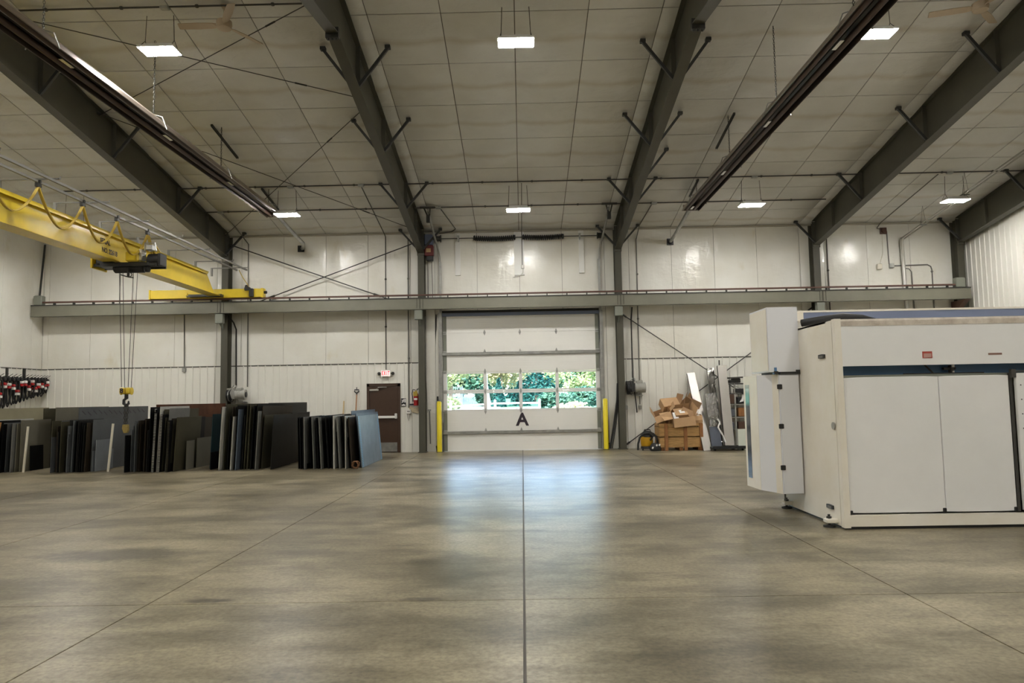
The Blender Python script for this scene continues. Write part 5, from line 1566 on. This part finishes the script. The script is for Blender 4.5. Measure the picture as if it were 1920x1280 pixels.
# ================================================================== LEANING STAINLESS COLUMNS, SHELF
def channel(p0, p1, wd, dp, m_, label, name='steel_channel', yaw=0):
    p0, p1 = Vector(p0), Vector(p1)
    d = (p1 - p0).normalized(); r = Vector((cos(radians(yaw)), sin(radians(yaw)), 0)); n = d.cross(r).normalized(); r = n.cross(d).normalized()
    if n.y > 0: n = -n
    t = thing(name, label, 'steel channel', p0)
    def strip(a0, a1, b0, b1, nm, mm):
        mb = MB()
        mb.hexa([p + r * a + n * b_ for p in (p0, p1) for a, b_ in ((a0, b0), (a1, b0), (a1, b1), (a0, b1))])
        ob(nm, mb, mm, t)
    strip(-wd / 2, wd / 2, -0.004, 0.0, 'web', m_)
    strip(-wd / 2, -wd / 2 + 0.006, -dp, -0.004, 'flange', M['dark'] if m_ is M['stainless'] else m_); strip(wd / 2 - 0.006, wd / 2, -dp, -0.004, 'flange', m_)
    mb = MB(); mb.hexa([p1 + d * q + r * a + n * b_ for q in (0, 0.006) for a, b_ in ((-wd / 2, -dp), (wd / 2, -dp), (wd / 2, 0), (-wd / 2, 0))])
    ob('end_lip', mb, M['galv'], t)
    return t
channel((5.31, 21.30, 0.01), (5.20, 22.58, 2.28), 0.24, 0.08, M['stainless'], 'bright stainless channel leaning just right of the cardboard boxes')
channel((5.74, 21.62, 0.14), (5.79, 22.55, 2.42), 0.20, 0.09, M['foil'], 'dark reflective channel in crumpled film, middle of the leaning columns')
channel((5.96, 21.35, 0.14), (6.08, 22.30, 2.48), 0.27, 0.10, M['stainless'], 'tall brushed stainless channel, rightmost of the leaning columns')
mb = MB(); Rm = eul(-8, 0, 0)
t = thing('film_panel', 'narrow panel in dark and blue grey film between the leaning channels', 'panel', (5.58, 21.5, 0.12))
mb.rbox((5.56, 21.62, 1.16), (0.30, 0.02, 0.98), eul(-9, -3, 0), 0.0); ob('upper_film', mb, M['foil'], t)
mb = MB(); mb.rbox((5.60, 21.52, 0.40), (0.30, 0.022, 0.58), eul(-9, -3, 0), 0.0); ob('lower_film', mb, M['film'], t)
mb = MB(); mb.tube([(5.66, 21.45, 0.9), (5.72, 21.44, 0.8), (5.66, 21.42, 0.66), (5.8, 21.42, 0.4), (5.86, 21.4, 0.2)], 0.022, 6); ob('torn_film', mb, M['paper'], t)
t = thing('low_dolly', 'black low dolly under the leaning stainless channels', 'dolly', (5.88, 21.4, 0))
mb = MB(); mb.rbox((5.88, 21.42, 0.09), (0.98, 0.62, 0.06), None, 0.015); mb.box(5.42, 6.34, 21.1, 21.13, 0.06, 0.14)
ob('deck', mb, M['black'], t)
for x in (5.48, 6.28):
    for y in (21.2, 21.64):
        mb = MB(); mb.cyl((x - 0.02, y, 0.035), (x + 0.02, y, 0.035), 0.034, 12)
        ob('wheel', mb, M['rubber'], t)
mb = MB(); mb.rbox((6.12, 21.62, 0.30), (0.10, 0.10, 0.58), None, 0.01)
tag(ob('black_post', mb, M['black']), 'short black post standing behind the white board', 'post')
mb = MB(); mb.rbox((6.52, 21.32, 0.305), (0.66, 0.03, 0.60), eul(-4, 0, 0), 0.004)
tag(ob('white_board', mb, mat('pale_green_board', (0.62, 0.66, 0.58), 0.5)), 'pale white board on the floor before the shelf', 'board')
t = thing('storage_rack', 'dark metal storage rack behind the leaning channels', 'shelf', (7.0, 22.3, 0))
sx0, sx1, sy0, sy1 = 6.20, 7.55, 22.05, 22.55
for x in (sx0 + 0.16, sx1 - 0.02):
    for y in (sy0, sy1):
        mb = MB(); mb.box(x - 0.02, x + 0.02, y - 0.02, y + 0.02, 0, 2.12)
        ob('upright', mb, M['motor'], t)
for z in (0.55, 0.92, 1.30, 1.62, 1.92):
    mb = MB(); mb.box(sx0, sx1, sy0 - 0.02, sy1 + 0.02, z - 0.02, z + 0.01)
    ob('shelf_board', mb, M['motor'] if z < 1.6 else M['dark'], t)
mb = MB(); mb.bar((sx0 - 0.02, sy0 + 0.05, 2.09), (sx1, sy0 + 0.1, 2.14), 0.5, 0.04)
ob('top_board', mb, M['conduit_dark'], t)
mb = MB(); mb.bar((sx0 + 0.16, sy1, 1.95), (sx1 - 0.02, sy1, 1.30), 0.02, 0.005)
ob('cross_brace', mb, M['dark'], t)
for (x, y, z, sx, sz, m_, lab) in ((6.98, 22.15, 0.93, 0.42, 0.26, 'wood_dark', 'brown carton on the second shelf of the rack'), (6.55, 22.15, 0.93, 0.24, 0.24, 'slate_bin', 'blue grey carton on the second shelf of the rack'),
        (6.95, 22.15, 0.56, 0.40, 0.22, 'brown_bin', 'dark brown carton on the lowest rack shelf'), (6.52, 22.12, 0.56, 0.22, 0.20, 'slate_bin', 'grey blue carton on the lowest rack shelf'), (6.54, 22.15, 1.31, 0.26, 0.28, 'brown_bin', 'dark red brown box on the third shelf of the rack'),
        (6.95, 22.12, 1.31, 0.40, 0.20, 'black', 'black bin on the third shelf of the rack'), (6.92, 22.12, 1.63, 0.44, 0.13, 'black', 'black tray on the fourth shelf of the rack'),
        (6.62, 22.12, 1.93, 0.16, 0.09, 'black', 'small black box on the top rack shelf, left'), (6.75, 22.1, 1.93, 0.22, 0.14, 'dark', 'dark case on the top rack shelf'), (7.18, 22.1, 1.93, 0.10, 0.16, 'black', 'small black bottle shape on the top rack shelf, right')):
    mb = MB(); mb.rbox((x - 0.33, y, z + 0.01 + sz / 2), (sx, 0.26, sz), None, 0.015)
    tag(ob('rack_box', mb, M[m_]), lab, 'box')
mb = MB(); mb.prism([(6.47, 1.37), (6.57, 1.39), (6.60, 1.55), (6.55, 1.57), (6.52, 1.45)], 21.92, 21.97)
tag(ob('white_scoop', mb, M['paper']), 'curved white piece before the black bin on the rack', 'scoop')
mb = MB(); mb.cyl((6.12, 22.74, 2.48), (6.12, 22.74, 2.66), 0.018, 6); tag(ob('wall_pin', mb, M['dark']), 'short dark pin on the wall above the tall stainless channel', 'pin')
mb = MB(); mb.rbox((11.2, YW - 0.06, 5.48), (0.15, 0.09, 0.17), None, 0.012); mb.tube([(11.22, YW - 0.05, 5.56), (11.34, YW - 0.04, 5.9), (11.36, YW - 0.04, 6.5)], 0.007, 4)
tag(ob('control_box', mb, M['cream_box']), 'small cream control box on the wall left of the stack', 'control box')

# ================================================================== THE WHITE MACHINE
t = thing('laser_cutting_machine', 'large cream white enclosed cutting machine standing on the floor at the right', 'machine', (5.9, 9.8, 0))
X0, X1, Y0, Y1, ZT = 3.77, 8.7, 8.81, 10.75, 2.48
mb = MB()
mb.prism([(Y0 + 0.075, 0.03), (Y1, 0.03), (Y1, ZT), (Y0 + 0.075, ZT)], X0, X0 + 0.03, 'x')       # left side skin
mb.box(X0, X1, Y1 - 0.03, Y1, 0.03, ZT)
mb.box(X0, X1, Y0 + 0.25, Y1, ZT - 0.03, ZT)
mb.box(X1 - 0.03, X1, Y0 + 0.02, Y1, 0.03, ZT)
ob('body', mb, M['machine'], t)
mb = MB(); mb.prism([(X0 - 0.006, 9.90), (X0 - 0.006, 10.0), (X0, 10.06), (X0, 9.84)], 0.05, 2.46, 'z') if False else mb.box(X0 - 0.003, X0, Y0 + 0.078, 9.95, 0.04, 2.46)
ob('side_panel', mb, M['machine'], t)
mb = MB(); mb.box(X0, X0 + 0.075, Y0 - 0.01, Y0 + 0.08, 0.02, ZT + 0.01)
ob('corner_post', mb, M['machine'], t)
mb = MB()
mb.prism([(Y0, 1.92), (Y0 + 0.05, 1.92), (Y0 + 0.30, 2.44), (Y0 + 0.30, 2.47), (Y0 + 0.02, 2.47), (Y0, 2.45)], X0 + 0.075, X1, 'x')
ob('upper_panel', mb, M['machine_panel'], t)
mb = MB()
mb.prism([(Y0 - 0.004, 2.40), (Y0, 2.40), (Y0 + 0.001, 2.45), (Y0 + 0.02, 2.472), (Y0 + 0.26, 2.472), (Y0 + 0.26, 2.485), (Y0 + 0.01, 2.485), (Y0 - 0.004, 2.46)], X0 + 0.06, X1, 'x')
ob('worn_lip', mb, M['machine_worn'], t)
mb = MB(); mb.box(X0 + 0.06, X1, Y0 + 0.22, Y0 + 0.30, 1.75, 2.0)
ob('slot_beam', mb, M['blue'], t)
mb = MB(); mb.box(X0 + 0.06, X1, Y0 + 0.06, Y0 + 0.22, 1.70, 1.812)
ob('slot_sill', mb, M['galv_green'], t)
mb = MB()
mb.box(4.62, 5.58, Y0 + 0.10, Y0 + 0.12, 1.812, 1.826); mb.bar((4.90, Y0 + 0.16, 1.93), (4.99, Y0 + 0.10, 1.80), 0.02, 0.02)
mb.rbox((5.20, Y0 + 0.17, 1.875), (0.14, 0.05, 0.03)); mb.rbox((5.22, Y0 + 0.16, 1.87), (0.045, 0.06, 0.09), None, 0.008)
ob('slot_fittings', mb, M['black'], t)
mb = MB(); mb.rbox((5.225, Y0 + 0.125, 1.905), (0.03, 0.02, 0.03)); mb.rbox((5.225, Y0 + 0.125, 1.835), (0.02, 0.02, 0.02))
ob('slot_clip', mb, M['alu'], t)
for i, (a0, a1, yy) in enumerate(((3.86, 4.985, 0.03), (4.99, 5.815, 0.027))):
    mb = MB(); mb.rbox(((a0 + a1) / 2, Y0 + yy + 0.02, 0.985), (a1 - a0, 0.04, 1.60), None, 0.006)
    d = ob('sliding_panel', mb, M['machine_panel'], t)
    mb = MB(); mb.rbox((a1 - 0.02, Y0 + yy - 0.008, 0.21), (0.035, 0.03, 0.045), None, 0.005)
    ob('catch', mb, M['black'], d)
mb = MB(); mb.box(5.825, 5.86, Y0 + 0.03, Y0 + 0.07, 0.18, 1.80); mb.rbox((5.85, Y0 + 0.0, 1.80), (0.05, 0.05, 0.10))
ob('door_jamb', mb, M['conduit_dark'], t)
mb = MB(); mb.rbox((7.2, Y0 + 0.0, 1.0), (2.66, 0.05, 1.62), None, 0.008)
d = ob('sliding_panel', mb, M['machine_panel'], t)
for q in range(9):
    mb = MB(); mb.cyl((5.92, Y0 - 0.028, 0.3 + q * 0.17), (5.92, Y0 - 0.022, 0.3 + q * 0.17), 0.008, 6)
    ob('screw', mb, M['conduit_dark'], d)
mb = MB(); mb.box(5.87, X1, Y0 + 0.0, Y0 + 0.04, 1.815, 1.835)
ob('door_rail', mb, M['conduit_dark'], t)
mb = MB(); mb.box(X0 + 0.07, X1, Y0 - 0.005, Y0 + 0.09, 0.035, 0.165)
ob('kick_rail', mb, M['machine'], t)
mb = MB(); mb.box(X0 + 0.03, X1 - 0.03, Y0 + 0.02, Y1 - 0.05, 0.0, 0.035)
ob('toe_recess', mb, M['black'], t)
mb = MB(); mb.box(X0 + 0.075, 5.84, Y0 + 0.10, Y0 + 0.12, 0.165, 0.20); mb.rbox((3.86, Y0 + 0.02, 0.20), (0.04, 0.04, 0.035))
ob('bottom_track', mb, M['black'], t)
for yy, zz in ((9.19, 2.06), (9.16, 0.22)):
    mb = MB(); mb.rbox((X0 - 0.012, yy, zz), (0.02, 0.19, 0.055), None, 0.006)
    h = ob('grip_recess', mb, M['black'], t)
    mb = MB(); mb.rbox((X0 - 0.02, yy, zz - 0.005), (0.012, 0.12, 0.03)); ob('grip_lip', mb, M['conduit'], h)
mb = MB(); mb.lathe([(0.045, -0.012), (0.045, 0.0), (0.03, 0.006)], (X0 - 0.01, 8.94, 1.21), 14, 'x')
ob('lock', mb, M['motor'], t)
for (xx, yy) in ((3.68, 9.02), (3.70, 10.50)):
    mb = MB(); mb.lathe([(0.07, 0), (0.07, 0.02), (0.03, 0.03)], (xx, yy, 0), 14); mb.cyl((xx, yy, 0.02), (xx, yy, 0.15), 0.016, 8); mb.cyl((xx, yy, 0.105), (xx, yy, 0.125), 0.032, 6)
    f_ = ob('levelling_foot', mb, M['dark'], t)
    mb = MB(); mb.rbox((xx + 0.03, yy, 0.075), (0.16, 0.12, 0.05), None, 0.008)
    ob('foot_plate', mb, M['machine'], f_)
mb = MB(); mb.box(4.80, 4.915, Y0 - 0.004, Y0, 2.0, 2.08)
lb = ob('warning_plate', mb, mat('red_label', (0.42, 0.07, 0.05), 0.5), t)
mb = MB(); mb.box(4.812, 4.903, Y0 - 0.006, Y0 - 0.004, 2.008, 2.055)
ob('label_print', mb, mat('label_pale', (0.50, 0.30, 0.26), 0.5), lb)
mb = MB(); mb.box(5.58, 5.74, Y0 - 0.004, Y0, 2.025, 2.047)
ob('brown_label', mb, mat('brown_label', (0.22, 0.12, 0.09), 0.5), t)
# upper cabinet and faceted control cabinet on the left side
mb = MB(); mb.prism([(3.36, 9.96), (X0, 9.96), (X0, 10.72), (3.36, 10.72)], 1.90, 2.78, 'z')
tag(ob('upper_cabinet', mb, M['machine_grey'], t), 'plain tall cream and grey box')
mb = MB(); mb.rbox((3.355, 10.34, 2.34), (0.006, 0.70, 0.84), None); ob('cabinet_side', mb, M['machine'], t)
mb = MB(); mb.box(3.46, X0 + 0.02, 9.94, 10.6, 1.868, 1.90); mb.box(3.42, 3.47, 9.93, 9.98, 1.87, 1.91); mb.rbox((3.74, 9.95, 1.90), (0.05, 0.03, 0.05))
ob('gap_bracket', mb, M['dark'], t)
mb = MB(); mb.box(3.41, 3.50, 9.94, 9.99, 1.868, 1.893); mb.box(3.425, 3.455, 9.94, 9.99, 1.87, 1.96)
ob('blue_clip', mb, M['blue'], t)
outl = [(X0 - 0.015, 9.97), (3.475, 9.97), (3.44, 10.10), (3.33, 10.42), (3.305, 10.95), (X0 - 0.015, 10.95)]
def faced(z0, z1, k_, name, m_):
    pass
mb = MB(); mb.prism(outl, 0.27, 1.868, 'z')
cab = ob('control_cabinet', mb, M['machine_grey'], t)
mb = MB(); mb.prism([(3.301, 10.96), (3.326, 10.42), (3.33, 10.42), (3.305, 10.96)], 0.27, 1.868, 'z'); mb.prism([(3.435, 10.10), (3.470, 9.968), (3.475, 9.97), (3.44, 10.10)], 0.27, 1.868, 'z')
ob('cream_facet', mb, M['machine'], cab)
mb = MB(); mb.rbox(((3.482 + X0 - 0.02) / 2, 9.962, 1.065), (X0 - 0.02 - 3.49, 0.018, 1.585), None, 0.004)
ob('cabinet_door', mb, M['machine_grey'], cab)
for z in (1.70, 1.17, 0.62):
    mb = MB(); mb.rbox((3.482, 9.945, z), (0.066, 0.02, 0.066), None, 0.004)
    ob('hinge', mb, M['black'], cab)
mb = MB(); mb.prism([(3.3005, 10.88), (3.3075, 10.73), (3.3125, 10.73), (3.3055, 10.88)], 0.40, 1.74, 'z')
sl = mat('slit_glass', (0.02, 0.03, 0.05), 0.08)
ob('slit_window', mb, sl, cab)
mb = MB(); mb.tube([(3.50, 9.97, 0.27), (3.50, 9.97, 0.22), (3.49, 9.96, 0.19)], 0.012, 5)
ob('latch_pin', mb, M['black'], cab)
# duct and rear gantry
mb = MB(); mb.tube([(3.80, 9.9, 2.55), (4.0, 9.75, 2.57), (4.25, 9.65, 2.60), (4.5, 9.65, 2.585), (4.75, 9.72, 2.54)], [0.05, 0.055, 0.05, 0.04, 0.025], 10)
ob('top_duct', mb, M['black'], t, smooth=True)
mb = MB(); mb.box(4.3, X1, Y1, 12.5, 0.03, 2.45)
ob('rear_body', mb, M['machine'], t)
mb = MB(); mb.box(4.62, 10.2, 11.95, 12.15, 2.80, 2.915)
ob('gantry_beam', mb, M['blue_grey'], t)
mb = MB(); mb.box(4.5, 10.2, 11.93, 12.17, 2.915, 2.945); mb.box(4.5, 4.62, 11.95, 12.15, 2.78, 2.915)
ob('gantry_cap', mb, M['machine'], t)
for x in (4.9, 8.2):
    mb = MB(); mb.box(x, x + 0.12, 11.98, 12.12, 2.45, 2.80); ob('gantry_post', mb, M['machine'], t)

# ================================================================== OUTSIDE THE DOOR WINDOWS
prof = [(22.9, -0.10), (26, -0.08), (30, 0.35), (34, 0.72), (45, 0.90), (60, 0.97), (100, 1.55), (160, 2.0), (260, 2.4)]
mb = MB()
def tz(y):
    for (a, za), (c, zc) in zip(prof[:-1], prof[1:]):
        if y <= c: return za + (zc - za) * (y - a) / (c - a)
    return prof[-1][1]
for (a, za), (c, zc) in zip(prof[:-1], prof[1:]):
    mb.add([(-150, a, za), (150, a, za), (150, c, zc), (-150, c, zc)], [(0, 1, 2, 3)])
mb.add([(-150, 22.9, -0.10), (-150, -120, -0.3), (150, -120, -0.3), (150, 22.9, -0.10)], [(0, 1, 2, 3)])
structure('ground', mb, M['grass'], 'sunny lawn outside the overhead door')
mb = MB()
for (y0, y1, x0, x1) in ((46, 57, -9, -1.6),):
    mb.prism([(y0, tz(y0) + 0.005), (y1, tz(y1) + 0.005), (y1, tz(y1) + 0.03), (y0, tz(y0) + 0.03)], x0, x1, 'x')
structure('path', mb, M['concrete_out'], 'pale gravel bed before the deck outside')
t = thing('rail_fence', 'white post and rail fence outside the door windows', 'fence', (-1.3, 34, 0.72))
PX = [-5.4, -3.3, -1.25, 0.80]
for x in PX:
    mb = MB(); mb.box(x - 0.055, x + 0.055, 33.94, 34.06, 0.5, 1.50); mb.prism([(x - 0.07, 1.50), (x + 0.07, 1.50), (x, 1.56)], 33.93, 34.07)
    ob('post', mb, M['fence_white'], t)
for a, c in zip(PX[:-1], PX[1:]):
    for z in (1.13, 1.37):
        dz = 0.12 if c < 0 else 0.0
        mb = MB(); mb.bar((a + 0.05, 34.0, z - (dz if a < -2 else 0)), (c - 0.05, 34.0, z), 0.05, 0.075)
        ob('rail', mb, M['fence_white'], t)
t = thing('porch_deck', 'raised porch deck with white railing and stairs outside', 'deck', (-6.6, 61, 0.97))
mb = MB(); mb.box(-10.5, -4.95, 59.5, 63, 1.52, 1.62)
ob('deck_floor', mb, M['deck_wood'], t)
mb = MB(); mb.box(-10.4, -5.05, 59.6, 62.9, 0.9, 1.52)
ob('skirt', mb, M['deck_wood'], t)
for z in (1.74, 2.46):
    mb = MB(); mb.box(-10.5, -4.95, 59.52, 59.60, z, z + 0.07)
    ob('top_rail' if z > 2 else 'bottom_rail', mb, M['fence_white'], t)
for i in range(30):
    x = -10.4 + i * 0.185
    mb = MB(); mb.box(x - 0.035, x + 0.035, 59.54, 59.58, 1.70, 2.62)
    ob('baluster', mb, M['fence_white'], t)
for x in (-4.92,):
    mb = MB(); mb.box(x - 0.11, x + 0.11, 59.45, 59.68, 0.9, 2.65)
    ob('newel_post', mb, M['fence_white'], t)
mb = MB(); mb.prism([(-4.8, 1.62), (-3.75, 1.02), (-3.75, 0.86), (-4.1, 0.86), (-4.8, 1.3)], 59.6, 59.66); ob('stair_stringer', mb, M['fence_white'], t)
mb = MB(); mb.bar((-4.85, 59.6, 2.50), (-3.75, 59.6, 1.92), 0.06, 0.07); ob('stair_rail', mb, M['fence_white'], t)
for i in range(7):
    u = (i + 0.5) / 6.5
    x = -4.8 + 1.05 * u
    mb = MB(); mb.box(x - 0.03, x + 0.03, 59.58, 59.62, 1.62 - 0.62 * u - 0.05, 2.48 - 0.58 * u)
    ob('baluster', mb, M['fence_white'], t)
for i in range(5):
    mb = MB(); mb.box(-4.8 + i * 0.21, -4.55 + i * 0.21, 59.66, 60.8, 1.44 - i * 0.12, 1.49 - i * 0.12); ob('tread', mb, M['deck_wood'], t)
rl = random.Random(3)
def crown(kind, n, size, c, rad):
    mb = MB()
    vs = []; fs = []
    clumps = [Vector((rl.gauss(0, 0.45), rl.gauss(0, 0.45), rl.gauss(0, 0.42))) for _ in range(22)]
    for i in range(n):
        if kind == 'cone':
            h = rl.random() ** 1.4
            a = rl.random() * 2 * pi
            r_ = (1 - h) * (0.75 + 0.25 * rl.random())
            p = Vector((r_ * cos(a), r_ * sin(a), h * 2 - 1))
        else:
            q = clumps[rl.randrange(22)]
            p = q + Vector((rl.gauss(0, 0.2), rl.gauss(0, 0.2), rl.gauss(0, 0.17)))
            if p.length > 1.05: p = p.normalized() * (0.85 + 0.2 * rl.random())
        p = Vector((p.x * rad[0], p.y * rad[1], p.z * rad[2])) + Vector(c)
        u = Vector((rl.gauss(0, 1), rl.gauss(0, 1), rl.gauss(0, 0.7))).normalized()
        v = u.orthogonal().normalized()
        s_ = size * (0.6 + 0.8 * rl.random())
        b0 = len(vs)
        vs += [p - u * s_ * 0.5, p + v * s_ * 0.3, p + u * s_ * 0.5, p - v * s_ * 0.3]
        fs.append((b0, b0 + 1, b0 + 2, b0 + 3))
    mb.add(vs, fs)
    return mb
def tree(name, cat, label, x, y, kind, n, size, zc, rad, m_, trunk=None, group=None):
    t = thing(name, label, cat, (x, y, tz(y)), group)
    o_ = ob('foliage', crown(kind, n, size, (x, y, zc), rad), M[m_], t, fix=False)
    o_['kind'] = 'stuff'
    r_ = trunk or 0.05
    mb = MB(); mb.tube([(x, y, tz(y) - 0.1), (x + 0.1, y, (tz(y) + zc) / 2), (x, y, zc)], [r_, r_ * 0.8, r_ * 0.4], 8)
    for q in range(4):
        a = q * 1.7
        mb.tube([(x, y, zc - rad[2] * 0.3), (x + rad[0] * 0.5 * cos(a), y + rad[1] * 0.5 * sin(a), zc + rad[2] * 0.2)], [r_ * 0.4, r_ * 0.1], 5)
    ob('trunk', mb, M['bark'], t)
    return t
tree('leafy_tree', 'tree', 'sunlit yellow green tree over the white deck railing', -5.6, 57, 'ball', 5200, 0.27, 4.4, (3.2, 2.6, 2.3), 'leaf', 0.18)
tree('leafy_tree', 'tree', 'golden leafed tree behind the trunk in the second window', -2.0, 66, 'ball', 4800, 0.28, 4.6, (3.0, 2.6, 2.3), 'leaf_warm', 0.24)
tree('conifer', 'tree', 'tall dark blue green conifer in the third window', 1.4, 74, 'cone', 6000, 0.34, 5.3, (2.6, 2.6, 5.2), 'leaf_dark', 0.2)
tree('conifer', 'tree', 'low dark conifer right of the pale tree trunk', -1.75, 55, 'cone', 1500, 0.26, 1.75, (0.75, 0.7, 1.3), 'leaf_dark', 0.08)
tree('conifer', 'tree', 'low dark conifer behind the middle fence rail', -0.2, 58, 'cone', 1500, 0.28, 1.7, (1.1, 0.9, 1.2), 'leaf_dark', 0.08)
tree('leafy_tree', 'tree', 'sunlit pale green tree in the rightmost window', 4.6, 54, 'ball', 6400, 0.27, 4.3, (3.4, 2.8, 2.5), 'leaf', 0.16)
tree('leafy_shrub', 'shrub', 'dark green shrub left of the pale tree trunk', -2.9, 58, 'ball', 1500, 0.24, 1.7, (0.75, 0.7, 0.9), 'leaf_bush', 0.05)
tree('leafy_shrub', 'shrub', 'yellow green shrub under the deck railing', -4.6, 45, 'ball', 1500, 0.2, 1.25, (0.85, 0.7, 0.48), 'leaf', 0.04)
tree('leafy_shrub', 'shrub', 'teal green hedge shrub low in the rightmost window', 3.6, 43, 'ball', 4200, 0.17, 1.45, (1.5, 1.0, 0.75), 'leaf_bush', 0.05)
tree('leafy_shrub', 'shrub', 'dark green shrub right of the last fence post', 1.75, 45, 'ball', 1600, 0.22, 1.45, (0.75, 0.7, 0.75), 'leaf_bush', 0.05)
tree('leafy_shrub', 'shrub', 'pale yellow mound shrub at the bottom of the rightmost window', 2.45, 35.5, 'ball', 1800, 0.14, 0.98, (1.0, 0.7, 0.42), 'leaf_pale', 0.03)
mb = MB(); mb.tube([(-2.55, 56, 0.9), (-2.62, 56, 1.6), (-2.75, 56, 2.6), (-2.72, 56.2, 4.4)], [0.26, 0.19, 0.16, 0.1], 10)
tt = thing('leafy_tree', 'tree with a bare pale trunk before the dark conifer', 'tree', (-2.6, 56, 0.9))
ob('trunk', mb, M['concrete_out'], tt, smooth=True)
o_ = ob('foliage', crown('ball', 2000, 0.42, (-2.6, 56.4, 6.4), (2.6, 2.2, 2.0)), M['leaf'], tt, fix=False); o_['kind'] = 'stuff'
for i in range(13):
    x = -30 + i * 5 + rl.uniform(-1, 1)
    kk = 'leaf_bush' if i % 3 else 'leaf_dark'
    tree('background_tree', 'tree', 'green tree in the row far behind the lawn', x, 102 + rl.uniform(-4, 4), 'ball' if i % 3 else 'cone', 1100, 0.9, 5.0, (3.8, 3.0, 3.9), kk, 0.2, 'trees in the far row')
